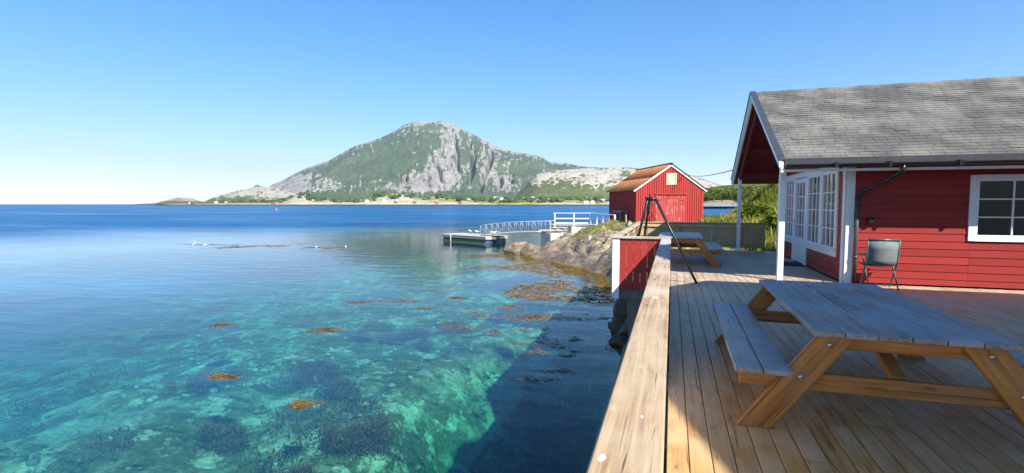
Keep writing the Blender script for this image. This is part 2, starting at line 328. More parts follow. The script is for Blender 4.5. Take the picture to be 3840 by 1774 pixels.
# ------------------------------------------------------------------ object helpers
COL = sc.collection
def link(o, parent=None):
    COL.objects.link(o)
    if parent is not None: o.parent = parent
    return o
def thing(name, label, cat, loc=(0, 0, 0), rotz=0.0, group=None):
    o = bpy.data.objects.new(name, None); o.empty_display_size = 0.2; link(o)
    o.location = loc; o.rotation_euler = (0, 0, rotz)
    o["label"] = label; o["category"] = cat
    if group: o["group"] = group
    return o
def tag(o, label, cat, group=None):
    o["label"] = label; o["category"] = cat
    if group: o["group"] = group
    return o
def kind(o, k, label=None):
    o["kind"] = k
    if label: o["label"] = label
    return o
def mesh_obj(name, verts, faces, mat, parent=None, smooth=False, loc=(0, 0, 0)):
    me = bpy.data.meshes.new(name); me.from_pydata([tuple(map(float, v)) for v in verts], [], [tuple(map(int, f)) for f in faces])
    me.materials.append(MATS[mat] if isinstance(mat, str) else mat)
    if smooth: me.polygons.foreach_set("use_smooth", [True] * len(me.polygons))
    me.update()
    o = bpy.data.objects.new(name, me); o.location = loc
    return link(o, parent)
BOXES = {}
def box_mesh(w, l, t, mat, bev):
    k = (round(w, 4), round(l, 4), round(t, 4), mat, bev)
    if k in BOXES: return BOXES[k]
    bm = bmesh.new(); bmesh.ops.create_cube(bm, size=1.0)
    bmesh.ops.scale(bm, vec=(w, l, t), verts=bm.verts)
    if bev: bmesh.ops.bevel(bm, geom=list(bm.edges), offset=min(bev, w * .3, t * .3, l * .3), segments=1, affect='EDGES')
    me = bpy.data.meshes.new("timber"); bm.to_mesh(me); bm.free(); me.materials.append(MATS[mat])
    BOXES[k] = me; return me
def box(name, c, size, mat, parent=None, rot=None, bev=0.0, off=None):
    """a block centred at c; size along local x, y (grain), z"""
    o = bpy.data.objects.new(name, box_mesh(*size, mat, bev)); link(o, parent)
    c = Vector(c)
    if off is not None: c = c - Vector(off)
    o.location = c
    if rot is not None: o.rotation_euler = rot.to_euler() if not isinstance(rot, tuple) else rot
    return o
def bar(name, p0, p1, w, t, mat, parent=None, up=(0, 0, 1), bev=0.004, off=None):
    """a timber from p0 to p1 (centre line): local Y along it, w across, t along 'up'"""
    p0, p1 = Vector(p0), Vector(p1); y = (p1 - p0).normalized(); z = Vector(up)
    z = (z - y * z.dot(y)).normalized(); x = y.cross(z)
    m = Matrix((x, y, z)).transposed()
    return box(name, (p0 + p1) / 2, (w, (p1 - p0).length, t), mat, parent, m, bev, off)
def tube_data(pts, rad, n=8, cap=True):
    pts = [Vector(p) for p in pts]; V = []; F = []
    rads = rad if isinstance(rad, (list, tuple)) else [rad] * len(pts)
    prev = None
    for i, p in enumerate(pts):
        d = (pts[min(i + 1, len(pts) - 1)] - pts[max(i - 1, 0)]).normalized()
        a = prev if prev is not None else (Vector((0, 0, 1)) if abs(d.z) < 0.9 else Vector((1, 0, 0)))
        x = d.cross(a).normalized(); yv = x.cross(d).normalized(); prev = yv if abs(d.dot(yv)) < .9 else None
        for k in range(n):
            an = 2 * math.pi * k / n
            V.append(p + (x * math.cos(an) + yv * math.sin(an)) * rads[i])
    for i in range(len(pts) - 1):
        for k in range(n):
            a, b = i * n + k, i * n + (k + 1) % n
            F.append((a, b, b + n, a + n))
    if cap:
        F.append(tuple(range(n))[::-1]); F.append(tuple((len(pts) - 1) * n + k for k in range(n)))
    return V, F
def tube(name, pts, rad, mat, parent=None, n=8, off=None, smooth=True):
    V, F = tube_data(pts, rad, n)
    if off is not None: V = [v - Vector(off) for v in V]
    return mesh_obj(name, V, F, mat, parent, smooth)
def prism(name, poly, axis, a, b, mat, parent=None, off=None):
    """polygon (2-D) extruded along an axis from a to b; the 2-D axes are the other two in order"""
    n = len(poly); V = []
    for h in (a, b):
        for (p, q) in poly:
            V.append({'x': (h, p, q), 'y': (p, h, q), 'z': (p, q, h)}[axis])
    F = [tuple(range(n)), tuple(range(2 * n - 1, n - 1, -1))] + [(i, i + n, (i + 1) % n + n, (i + 1) % n) for i in range(n)]
    if off is not None: V = [tuple(np.array(v) - np.array(off)) for v in V]
    o = mesh_obj(name, V, F, mat, parent)
    bm = bmesh.new(); bm.from_mesh(o.data); bmesh.ops.recalc_face_normals(bm, faces=bm.faces); bm.to_mesh(o.data); bm.free()
    return o
def kids(o): return [c for c in list(bpy.data.objects) if c.parent == o]
def copy_tree(o, parent=None):
    c = o.copy(); COL.objects.link(c)
    if parent is not None: c.parent = parent
    for ch in list(o.children): copy_tree(ch, c)
    return c

# ------------------------------------------------------------------ numpy noise
def _hash(ix, iy, seed):
    n = (ix.astype(np.int64) * 374761393 + iy.astype(np.int64) * 668265263 + seed * 1442695041) & 0x7fffffff
    n = ((n ^ (n >> 13)) * 1274126177) & 0x7fffffff
    return ((n ^ (n >> 16)) & 0xffff) / 65535.0
def vnoise(x, y, seed=0):
    ix, iy = np.floor(x), np.floor(y); fx, fy = x - ix, y - iy
    fx, fy = fx * fx * fx * (fx * (fx * 6 - 15) + 10), fy * fy * fy * (fy * (fy * 6 - 15) + 10)
    a, b, c, d = _hash(ix, iy, seed), _hash(ix + 1, iy, seed), _hash(ix, iy + 1, seed), _hash(ix + 1, iy + 1, seed)
    return (a * (1 - fx) + b * fx) * (1 - fy) + (c * (1 - fx) + d * fx) * fy
def fbm(x, y, seed=0, octv=5, gain=0.5):
    s = np.zeros_like(x, dtype=float); a = 1.0; tot = 0
    for i in range(octv):
        s += a * vnoise(x, y, seed + i * 17); tot += a; a *= gain; x, y = x * 2.03 + 3.1, y * 2.03 + 1.7
    return s / tot
def ridged(x, y, seed=0, octv=5, gain=0.5):
    s = np.zeros_like(x, dtype=float); a = 1.0; tot = 0
    for i in range(octv):
        s += a * (1 - np.abs(2 * vnoise(x, y, seed + i * 17) - 1)); tot += a; a *= gain; x, y = x * 2.03 + 3.1, y * 2.03 + 1.7
    return s / tot
def sstep(a, b, x):
    t = np.clip((x - a) / (b - a), 0, 1); return t * t * (3 - 2 * t)
def grid_obj(name, X, Y, Z, mat, attrs=None, smooth=True, keep=None):
    ny, nx = X.shape
    V = np.stack([X, Y, Z], -1).reshape(-1, 3)
    i = np.arange(ny - 1)[:, None] * nx + np.arange(nx - 1)[None, :]
    F = np.stack([i, i + 1, i + nx + 1, i + nx], -1).reshape(-1, 4)
    if keep is not None:                                   # drop the faces none of whose corners is kept
        F = F[keep.reshape(-1)[F].any(1)]; used = np.unique(F); idx = np.zeros(len(V), int); idx[used] = np.arange(len(used))
        V = V[used]; F = idx[F]; attrs = {k: np.asarray(a).reshape(-1)[used] for k, a in (attrs or {}).items()}
    return arr_obj(name, V, F, mat, attrs, smooth)
def arr_obj(name, V, F, mat, attrs=None, smooth=False, parent=None):
    me = bpy.data.meshes.new(name); nv, nf, k = len(V), len(F), F.shape[1]
    me.vertices.add(nv); me.vertices.foreach_set("co", np.ascontiguousarray(V, dtype=np.float32).ravel())
    me.loops.add(nf * k); me.loops.foreach_set("vertex_index", np.ascontiguousarray(F, dtype=np.int32).ravel())
    me.polygons.add(nf); me.polygons.foreach_set("loop_start", np.arange(0, nf * k, k, dtype=np.int32))
    if smooth: me.polygons.foreach_set("use_smooth", np.ones(nf, dtype=bool))
    me.update(calc_edges=True); me.validate()
    for an, av in (attrs or {}).items():
        at = me.attributes.new(an, 'FLOAT', 'POINT'); at.data.foreach_set("value", np.ascontiguousarray(av, dtype=np.float32).ravel())
    me.materials.append(MATS[mat])
    return link(bpy.data.objects.new(name, me), parent)

# ------------------------------------------------------------------ near land and seabed
COAST = np.array([(-0.75, -40), (-0.8, -4), (-0.95, 6), (-1.08, 12.8), (-1.3, 15.5), (-1.7, 17.6), (-2.2, 20.5), (-3.0, 24.6), (-4.3, 26.6),
                  (-6.5, 28.9), (-8.4, 31.4), (-9.4, 33.4), (-10.0, 35.3), (-9.5, 37.5), (-9.2, 39.6), (-7.6, 40.6), (-6.9, 43.5), (-6.9, 47.5),
                  (-7.6, 52.5), (-6.5, 55.5), (0, 58.5), (4.0, 61), (7, 66), (14, 74), (26, 84), (50, 100), (110, 125), (110, -40)], float)
def coast_dist(x, y):
    """signed distance to the waterline, positive on land"""
    x, y = np.asarray(x, float), np.asarray(y, float)
    d = np.full(x.shape, 1e9); ins = np.zeros(x.shape, bool); n = len(COAST)
    for i in range(n):
        ax, ay = COAST[i]; bx, by = COAST[(i + 1) % n]
        ex, ey = bx - ax, by - ay
        t = np.clip(((x - ax) * ex + (y - ay) * ey) / (ex * ex + ey * ey), 0, 1)
        d = np.minimum(d, np.hypot(x - ax - t * ex, y - ay - t * ey))
        cond = ((ay > y) != (by > y)) & (x < (bx - ax) * (y - ay) / (by - ay + 1e-12) + ax)
        ins ^= cond
    return np.where(ins, d, -d)
def shade_trench(x, y, s):
    """the deeper, dredged strip along the quay with its uneven outer slope"""
    ds = -s + 2.2 * (fbm(x * .35, y * .35, 141, 4) - 0.5)
    return 3.2 * sstep(0.0, .9, -s) * (1 - sstep(2.0, 5.2, ds)) * (1 - sstep(13.5, 19.5, y))
def terrain(x, y):
    x, y = np.asarray(x, float), np.asarray(y, float)
    s = coast_dist(x, y) + 0.7 * (fbm(x * 0.7, y * 0.7, 5, 4) - 0.5) * sstep(15, 20, y)
    under = SEA - (1.05 * (1 - np.exp(np.minimum(s, 0) / np.interp(y, [17, 21], [0.6, 1.7]))) + 0.05 * np.maximum(-s, 0) + 0.085 * np.maximum(-s - 13, 0))
    quay = shade_trench(x, y, s); under = under - quay
    under = under + 0.75 * (fbm(x * 0.55, y * 0.55, 31, 5) - 0.5) * sstep(0, 2, -s)
    under = np.maximum(under, -22)
    r = np.maximum(s, 0)
    top = -0.55 + 0.5 * sstep(17, 25, y)
    rgt = x * RGT[0] + y * RGT[1]
    lim = np.interp(rgt, [-1.5, 1.2, 2.8, 4.2, 5.4, 7.5, 10], [-1.8, -1.62, -1.20, -0.80, -0.28, -0.12, -0.08])
    top = np.where((y > 20) & (x < 4), np.minimum(top, lim) * sstep(20, 23, y) + top * (1 - sstep(20, 23, y)), top)
    rise = top - SEA
    land = SEA + rise * (1 - np.exp(-r / 0.95)) + 0.012 * np.minimum(r, 6) * sstep(19.6, 23, y)
    # bedded rock: slanted ribs and ledges
    u = x * 0.62 + y * 0.78; v = -x * 0.78 + y * 0.62
    rib = ridged(u * 0.55, v * 0.16, 9, 4) - 0.5
    crk = -np.clip(0.10 - np.abs(fbm(u * 0.75, v * 0.28, 19, 3) - 0.5), 0, .1) * 5.5
    rough = (0.95 * rib + crk + 0.55 * (fbm(x * 0.45, y * 0.45, 12, 5) - 0.5) + 0.25 * (ridged(x * 1.6, y * 1.6, 14, 3) - 0.5))
    land = land + rough * sstep(0.0, 1.2, r) * sstep(17, 21, y) * np.where(r > 5, 0.4, 1.0) * np.interp(rgt, [1, 4], [.45, 1])
    # grassy bank to the right, behind the cabin
    bank = 4.6 * sstep(2.2, 12.5, x - 0.02 * (y - 30)) * sstep(21, 52, y) + 5.0 * sstep(11, 40, x) * sstep(20, 55, y)
    land = land + bank * sstep(0, 7, r)
    deckzone = (1 - sstep(19.0, 19.8, y)) * sstep(-30, -20, -np.abs(x) * 0)
    land = np.where(y < 19.6, np.minimum(land, -0.5), land)
    barnpad = sstep(5.5, 3.5, np.abs(x - 0) * 0.7) * sstep(42, 44.5, y) * (1 - sstep(56, 58, y))
    land = np.where(barnpad > 0, np.minimum(land, land * (1 - barnpad) + (-0.12) * barnpad), land)
    return np.where(s > 0, land, under), s

gx = np.unique(np.concatenate([np.linspace(-14, 6, 190), np.linspace(6, 30, 100), np.linspace(30, 112, 40)]))
gy = np.unique(np.concatenate([np.linspace(-40, 12, 70), np.linspace(12, 22, 70), np.linspace(22, 62, 250), np.linspace(62, 130, 60)]))
GX, GY = np.meshgrid(gx, gy); GZ, GS = terrain(GX, GY)
dzx = np.gradient(GZ, gx, axis=1); dzy = np.gradient(GZ, gy, axis=0); slope = np.hypot(dzx, dzy)
veg = sstep(1.6, 4.2, GS) * (1 - 0.8 * sstep(0.7, 1.3, slope)) + 0.5 * sstep(3, 6, GX)
veg = veg * sstep(19, 21, GY)
shore = grid_obj("rocky_shore", GX, GY, GZ, "rock", {"veg": veg}, keep=GS > -0.9)
kind(shore, "structure", "grey bedded rock shore with grass on top beside the deck")

bx_ = np.concatenate([-np.geomspace(14, 420, 60)[::-1], np.linspace(-13.9, 4, 130), np.linspace(4.3, 130, 30)])
by_ = np.concatenate([np.linspace(-30, 3, 40), np.linspace(3.1, 40, 200), np.geomspace(40.4, 900, 60)])
BX, BY = np.meshgrid(bx_, by_); BZ, BS = terrain(BX, BY)
BZ = np.where(BS > 0, np.minimum(BZ - 0.35, SEA + 0.0) - 0.6 * sstep(0, 1.0, BS), BZ)
bed = grid_obj("seabed", BX, BY, BZ, "seabed"); kind(bed, "structure", "sandy seabed with weed patches")

# the sea: one sheet to the horizon, in rings that widen with distance
NA, rr = 288, np.concatenate([np.linspace(0.5, 8, 40), np.geomspace(8.2, 8200, 240)])
an = np.linspace(-math.pi, math.pi, NA + 1)
AN, RR = np.meshgrid(an, rr)
WX, WY = RR * np.sin(AN), RR * np.cos(AN)
wz, ws_ = terrain(np.clip(WX, -900, 900), np.clip(WY, -900, 900))
wz = wz + shade_trench(WX, WY, ws_)      # the added trench is left out here, so its water stays clear
depth = np.clip(SEA - wz, 0.02, 14); depth = np.where(ws_ > 0, 0.05, depth)
depth = np.where(np.hypot(WX, WY) > 300, 14, depth)
wind = sstep(38, 95, RR) * 0.999
sea = grid_obj("sea", WX, WY, np.full_like(WX, SEA), "sea_water", {"depth": depth, "wind": wind})
kind(sea, "structure", "clear blue sea running out to the far shore")

# ------------------------------------------------------------------ the far land (bearing-aligned heightfields)
PXF = 1274.55                                            # focal length in units of the survey below
def bearing(u): return (u - 1288) / PXF
def far_land(name, f0, fc, f1, prof, mat, nr, nf, rough, seed, rockfun, label, power=0.75, gullies=(), base=0.0):
    """a range whose skyline follows 'prof' (bearing u, height v) at distance fc, from its foot at f0 to its back at f1"""
    us = np.array([p[0] for p in prof], float); vs = np.array([p[1] for p in prof], float)
    U = np.linspace(us[0], us[-1], nr); Fv = np.concatenate([np.linspace(f0, fc, nf), np.linspace(fc, f1, nf // 3)[1:]])
    UU, FF = np.meshgrid(U, Fv)
    H = np.interp(UU, us, (513 - vs) / PXF) * fc + EYE
    t = np.where(FF < fc, (FF - f0) / (fc - f0), 1 - (FF - fc) / (f1 - fc))
    t = np.clip(t, 0, 1)
    RRr = bearing(UU) * FF
    S = t ** power
    k = 1.0 / (fc * 0.09)
    n = ridged(RRr * k, FF * k, seed, 6) - 0.5; n2 = fbm(RRr * k * 2.2, FF * k * 2.2, seed + 3, 5) - 0.5
    Z = H * S
    env = np.minimum(1, 4 * t) * np.where(FF < fc, np.minimum(1, (fc - FF) / (fc - f0) * 2.2 + 0.10), 0.15)
    Z = Z + H * env * rough * (n * 0.8 + n2 * 0.7)
    cut = np.zeros_like(Z)
    for (ua, va, ub, vb, w, dep) in gullies:
        V = 513 - (Z - EYE) / FF * PXF
        q = np.clip((V - va) / (vb - va), -0.25, 1.25)
        uc = ua + (ub - ua) * q + 2.5 * np.sin(q * 7 + ua)
        dd = UU - uc; g = np.where(dd < 0, np.clip(1 + dd / (w * 1.7), 0, 1), np.clip(1 - dd / (w * .35), 0, 1)) * sstep(-0.22, 0.05, q) * (1 - sstep(0.9, 1.2, q))
        cut = np.maximum(cut, g); Z = Z - 2.3 * dep * g
    Z = np.maximum(Z, -3) + base
    V = 513 - (Z - EYE) / FF * PXF
    rk = rockfun(UU, V, t, n, n2, cut)
    P = np.array([RRr * RGT[0] + FF * FWD[0], RRr * RGT[1] + FF * FWD[1]])
    o = grid_obj(name, P[0], P[1], Z, mat, {"rock": rk})
    kind(o, "structure", label)
    return UU, FF, Z

G = lambda u, v, s: np.exp(-(u / s[0]) ** 2 - (v / s[1]) ** 2)
def rock_mtn(U, V, t, n, n2, cut):
    m1 = ridged(U * 0.085, V * 0.035 + 3, 201, 5, 0.6) - 0.55; m2 = fbm(U * 0.22, V * 0.07, 207, 4, 0.6) - 0.5
    r = 0.09 + 0.25 * n + 0.85 * m1 + 1.25 * m2
    r = r + 0.62 * G(U - (1118 - (V - 390) * 0.42), V - 395, (34, 62))            # pale buttress right of the top
    r = r + 0.5 * G(U - 1085, V - 455, (60, 26)) + 0.5 * G(U - 1225, V - 410, (26, 40)) + 0.35 * G(U - 1150, V - 430, (30, 30))
    r = r + 0.42 * G(U - 1010, V - 462, (70, 24)) + 0.5 * G(U - 1270, V - 455, (30, 22))
    r = r + 0.45 * sstep(0.86, 0.97, t) + 0.05 * sstep(870, 740, U) + 0.45 * G(U - 740, V - 470, (60, 30))
    r = r - 0.35 * G(U - 990, V - 405, (70, 50)) - 0.3 * G(U - 900, V - 440, (60, 30)) - 0.25 * G(U - 1320, V - 440, (50, 26))
    r = r + 0.14 * sstep(430, 450, V) - 0.50 * sstep(478, 492, V)
    return np.clip(r + 0.25 * cut, -0.3, 1.2)
MTN = [(560, 512), (600, 503), (640, 490), (665, 478), (690, 463), (710, 456), (735, 442), (760, 431), (800, 415), (830, 405), (862, 387), (890, 372), (915, 363),
       (950, 352), (975, 342), (1000, 330), (1020, 320), (1040, 313), (1060, 309), (1085, 307), (1110, 307.5), (1130, 312), (1150, 320), (1170, 329),
       (1200, 345), (1240, 366), (1265, 376), (1290, 383), (1330, 389), (1356, 393), (1382, 407), (1400, 410), (1421, 411), (1460, 419), (1500, 421),
       (1540, 424), (1600, 430), (1700, 432), (1760, 448), (1800, 462), (1850, 478), (1950, 500)]
far_land("mountain", 3000, 4500, 6200, MTN, "mountain", 700, 220, 0.21, 3, rock_mtn, "big rounded mountain with grey cliffs and green slopes across the fjord", 0.82,
         gullies=[(1128, 352, 1100, 412, 6, 45), (1149, 345, 1160, 425, 6, 40), (1203, 372, 1187, 452, 8, 75), (1243, 384, 1216, 470, 7, 65),
                  (1105, 415, 1118, 455, 6, 40), (1266, 432, 1262, 470, 7, 50), (1290, 440, 1291, 460, 5, 40), (1028, 430, 1024, 462, 6, 35), (1080, 440, 1084, 466, 6, 35),
                  (1180, 350, 1190, 372, 8, 40)])
far_land("distant_peak", 6500, 6900, 7400, [(610, 512), (622, 498), (632, 484), (640, 470), (646, 466), (650, 464.5), (655, 467), (662, 470), (670, 477), (700, 495)], "mountain", 40, 16, 0.1, 41,
         lambda U, V, t, n, n2, c: 0.5 + n, "small blue peak showing behind the mountain's left shoulder")
far_land("left_ridge", 2300, 3000, 3700, [(505, 514), (520, 505), (540, 496), (560, 490), (575, 486), (600, 480), (625, 475), (650, 471), (680, 470), (700, 474), (740, 486), (800, 502), (850, 512)],
         "bare_hill", 160, 50, 0.16, 22, lambda U, V, t, n, n2, c: np.clip(0.50 + n * .6 + 1.2 * (ridged(U * .1, V * .13, 221, 4, .6) - .55) - 0.5 * sstep(488, 503, V), 0, 1), "low grey ridge left of the mountain", 0.8)
far_land("left_island", 1900, 2300, 2700, [(330, 514), (393, 511), (412, 506), (430, 500), (450, 497), (470, 496.5), (488, 499), (505, 506), (530, 509), (560, 514)],
         "bare_hill", 80, 30, 0.12, 27, lambda U, V, t, n, n2, c: np.clip(0.5 + n * .6 - 0.5 * sstep(503, 510, V), 0, 1), "low rounded islet at the far left of the fjord", 0.8)
far_land("bare_hill", 1900, 2500, 3300, [(1290, 500), (1320, 470), (1340, 446), (1352, 438), (1375, 434), (1395, 430), (1430, 427), (1460, 425.5), (1500, 424), (1540, 421), (1575, 420),
         (1610, 425), (1650, 428), (1700, 434), (1730, 441), (1770, 456), (1810, 468), (1900, 490), (2000, 510)], "bare_hill", 300, 90, 0.15, 53,
         lambda U, V, t, n, n2, c: np.clip(0.66 + n * .6 + 1.5 * (ridged(U * .09, V * .12, 211, 4, .6) - .55) - 0.95 * sstep(446, 488, V + (1500 - U) * 0.06) - 0.4 * G(U - 1580, V - 432, (30, 12)), 0, 1.2), "pale bare rock hill behind the red boathouse", 0.7)
SH = [(393, 516.5), (420, 514), (450, 512), (510, 513), (550, 511), (600, 509), (650, 508), (700, 508), (735, 498), (757, 490), (775, 487), (790, 496), (830, 503), (860, 505), (900, 503), (935, 497), (955, 490), (990, 487.5), (1025, 489),
      (1045, 497), (1070, 499), (1090, 494), (1115, 492), (1140, 497), (1180, 500), (1230, 501), (1290, 501), (1400, 500), (1500, 500), (1600, 500), (1700, 502), (1760, 508), (1800, 514)]
SU, SF, SZ = far_land("far_shore", 1270, 1650, 2600, SH, "shore_land", 520, 70, 0.35, 71,
         lambda U, V, t, n, n2, c: np.clip(0.30 + n * 0.8 + 0.5 * sstep(0.10, 0.0, t) + 0.45 * G(U - 990, V - 492, (42, 8)) + 0.5 * G(U - 765, V - 496, (32, 14)) + 0.35 * G(U - 860, V - 510, (60, 5)), 0, 1.2),
         "low far shore with beaches, fields and knolls", 0.6)

def shore_height(u, f):
    j = np.clip(np.searchsorted(SF[:, 0], f), 1, SF.shape[0] - 1); i = np.clip(np.searchsorted(SU[0], u), 1, SU.shape[1] - 1)
    return SZ[j, i]

# green headland across the bay, right
def rock_head(U, V, t, n, n2, c): return np.clip(0.95 - 3.2 * t + n * .5 + 0.25 * G(U - 1830, V - 515, (40, 10)), 0, 1)
HD = [(1715, 524), (1740, 505), (1765, 485), (1785, 471), (1810, 468), (1830, 466), (1860, 462), (1900, 461), (1950, 461), (2050, 452), (2200, 440), (2400, 430), (2700, 425)]
HU, HF, HZ = far_land("headland", 366, 470, 620, HD, "green_headland", 170, 50, 0.12, 91, rock_head, "low wooded headland across the small bay", 0.75)

# ------------------------------------------------------------------ foliage generators
def leaf_cloud(P, size, seed, up=0.3, tint=None):
    """leaf quads at points P"""
    g = np.random.default_rng(seed); n = len(P)
    a = g.normal(size=(n, 3)); a[:, 2] *= 0.6; a /= np.linalg.norm(a, axis=1)[:, None]
    b = g.normal(size=(n, 3)); b -= a * (a * b).sum(1)[:, None]; b /= np.linalg.norm(b, axis=1)[:, None]
    s = size * g.uniform(0.6, 1.3, n)[:, None]
    V = np.stack([P - a * s, P + b * s * 0.55, P + a * s, P - b * s * 0.55], 1).reshape(-1, 3)
    F = np.arange(4 * n).reshape(-1, 4)
    tv = np.repeat(tint if tint is not None else g.uniform(0, 1, n), 4)
    return V, F, tv
def crown_points(n, r, h, seed, lobes=9):
    g = np.random.default_rng(seed); out = []; tint = []
    for i in range(lobes):
        c = g.normal(size=3); c /= np.linalg.norm(c); c = c * np.array([r * .62, r * .62, h * .36]); c[2] += h * 0.5
        lr = r * g.uniform(0.32, 0.6); m = n // lobes
        d = g.normal(size=(m, 3)); d /= np.linalg.norm(d, axis=1)[:, None]
        out.append(c + d * lr * g.uniform(0.55, 1.05, m)[:, None]); tint.append(np.clip(g.uniform(0.1, 0.8) + g.normal(0, 0.2, m), 0, 1))
    return np.concatenate(out), np.concatenate(tint)

# wood on the headland: the nearest trees are trees, the rest one mass
WOOD = []
g = np.random.default_rng(77)
for _ in range(5200):
    iu = g.integers(0, HU.shape[1]); jf = g.integers(0, 50)
    u, f, z = HU[0, iu] + g.uniform(-3, 3), HF[jf, 0] + g.uniform(-1, 1), HZ[jf, iu]
    if u < 1740 or u > 2250: continue
    t = (f - 366) / 104
    if z < 1.6 + 2.0 * (g.random() < .7) or z < SEA: continue
    if u < 1860 and t < 0.16: continue
    WOOD.append((u, f, z, g.uniform(1.6, 3.2)))
tree_protos = []
for k in range(4):
    r, h = 2.6, 4.6
    pts, tn = crown_points(210, r, h, 300 + k, 7)
    V, F, tv = leaf_cloud(pts + np.array([0, 0, 0.6]), 0.62, 310 + k, tint=tn)
    t = thing("birch_tree", "bushy green tree in the wood on the headland across the bay", "tree", group="trees on the headland")
    arr_obj("crown", V, F, "leaves", {"tint": tv}, parent=t)
    tube("trunk", [(0, 0, -1), (0.1, 0, 1.2), (0.05, 0.1, 3.2)], [0.16, 0.12, 0.05], "bark", t, 5)
    tree_protos.append(t)
WOOD.sort(key=lambda w: w[1])
vis = [w for w in WOOD if 1765 < w[0] < 1960]
near_trees = vis[:150]; rest = [w for w in WOOD if w not in near_trees][:900]
for i, (u, f, z, s) in enumerate(near_trees):
    t = tree_protos[i] if i < 4 else copy_tree(tree_protos[i % 4])
    t.location = cr(bearing(u) * f, f, z - 0.3); sc_ = s / 2.6; t.scale = (sc_, sc_, sc_ * random.uniform(.85, 1.2)); t.rotation_euler = (0, 0, random.uniform(0, 6.28))
Vs, Fs, Ts = [], [], []; o0 = 0
for i, (u, f, z, s) in enumerate(rest):
    pts, tn = crown_points(56, s, s * 1.7, 900 + i, 5); pts = pts + np.array(cr(bearing(u) * f, f, z - 0.2))
    V, F, tv = leaf_cloud(pts, 0.85, 2000 + i, tint=np.clip(tn + g.uniform(-.2, .2), 0, 1)); Vs.append(V); Fs.append(F + o0); Ts.append(tv); o0 += len(V)
wood = arr_obj("woodland", np.concatenate(Vs), np.concatenate(Fs), "leaves", {"tint": np.concatenate(Ts)}); kind(wood, "stuff", "dense green wood covering the headland")

# trees along the far shore: one far-off mass of low crowns
Vs, Fs, Ts = [], [], []; o0 = 0
ico = bmesh.new(); bmesh.ops.create_icosphere(ico, subdivisions=1, radius=1.0); IV = np.array([v.co[:] for v in ico.verts]); IF = np.array([[v.index for v in f.verts] for f in ico.faces]); ico.free()
g = np.random.default_rng(5)
def far_tree(u, f, z, s, tint):
    global o0
    for k in range(2):
        P = IV * g.uniform(0.7, 1.25, (len(IV), 1)) * np.array([s, s, s * 0.85]) + np.array(cr(bearing(u) * f + g.uniform(-.7, .7) * s, f + g.uniform(-.5, .5) * s, z + s * (0.3 + .3 * k)))
        Vs.append(P); Fs.append(IF + o0); Ts.append(np.full(len(P), tint + g.uniform(-.15, .15))); o0 += len(P)
dens = lambda u: 0.25 + 0.9 * (np.exp(-((u - 870) / 55) ** 2) + np.exp(-((u - 1170) / 60) ** 2) + 0.9 * np.exp(-((u - 1420) / 160) ** 2) + 0.8 * np.exp(-((u - 640) / 60) ** 2))
for _ in range(2500):
    u = g.uniform(470, 1640); f = g.uniform(1330, 1950)
    if g.random() > min(1, dens(u)) or vnoise(np.array(u * .045), np.array(f * .012), 8) < 0.42: continue
    z = shore_height(u, f)
    if z < 4: continue
    far_tree(u, f, z, g.uniform(3.5, 7.5), g.uniform(0.0, 0.75))
ft = arr_obj("far_woodland", np.concatenate(Vs), np.concatenate(Fs), "far_leaves", {"tint": np.clip(np.concatenate(Ts), 0, 1)}); kind(ft, "stuff", "scattered dark green trees along the far shore")

# houses on the far shore
def far_house(u, v, w, d, h, wall, roof, label, name="house", cat="house", rot=0.0, f=None, pitch=0.55):
    zz = None
    if f is None:
        for f in np.arange(1282, 1700, 4.0):
            zz = float(shore_height(u, f))
            if 513 - (zz - EYE) / f * PXF <= v: break
    else: zz = float(shore_height(u, f))
    zz = max(zz, SEA + .4)
    X, Y, _ = cr(bearing(u) * f, f)
    t = thing(name, label, cat, (X, Y, zz), R(YAW) + rot, "buildings along the far shore")
    box("wall", (0, 0, h / 2 - 2), (w, d, h + 4), wall, t)
    e = 0.4; rh = d * 0.5 * pitch
    prism("roof", [(-d / 2 - e, h - e * pitch), (0, h + rh), (d / 2 + e, h - e * pitch), (d / 2 + e, h + .35 - e * pitch), (0, h + rh + .4), (-d / 2 - e, h + .35 - e * pitch)], 'x', -w / 2 - e, w / 2 + e, roof, t)
    n = max(2, int(w / 3.2))
    for k in range(n):
        box("window", (-w / 2 + (k + .5) * w / n, -d / 2 - 0.03, h * 0.55), (1.1, 0.08, 1.2), "house_glass", t)
    return t
S2 = 1 / 1.4907
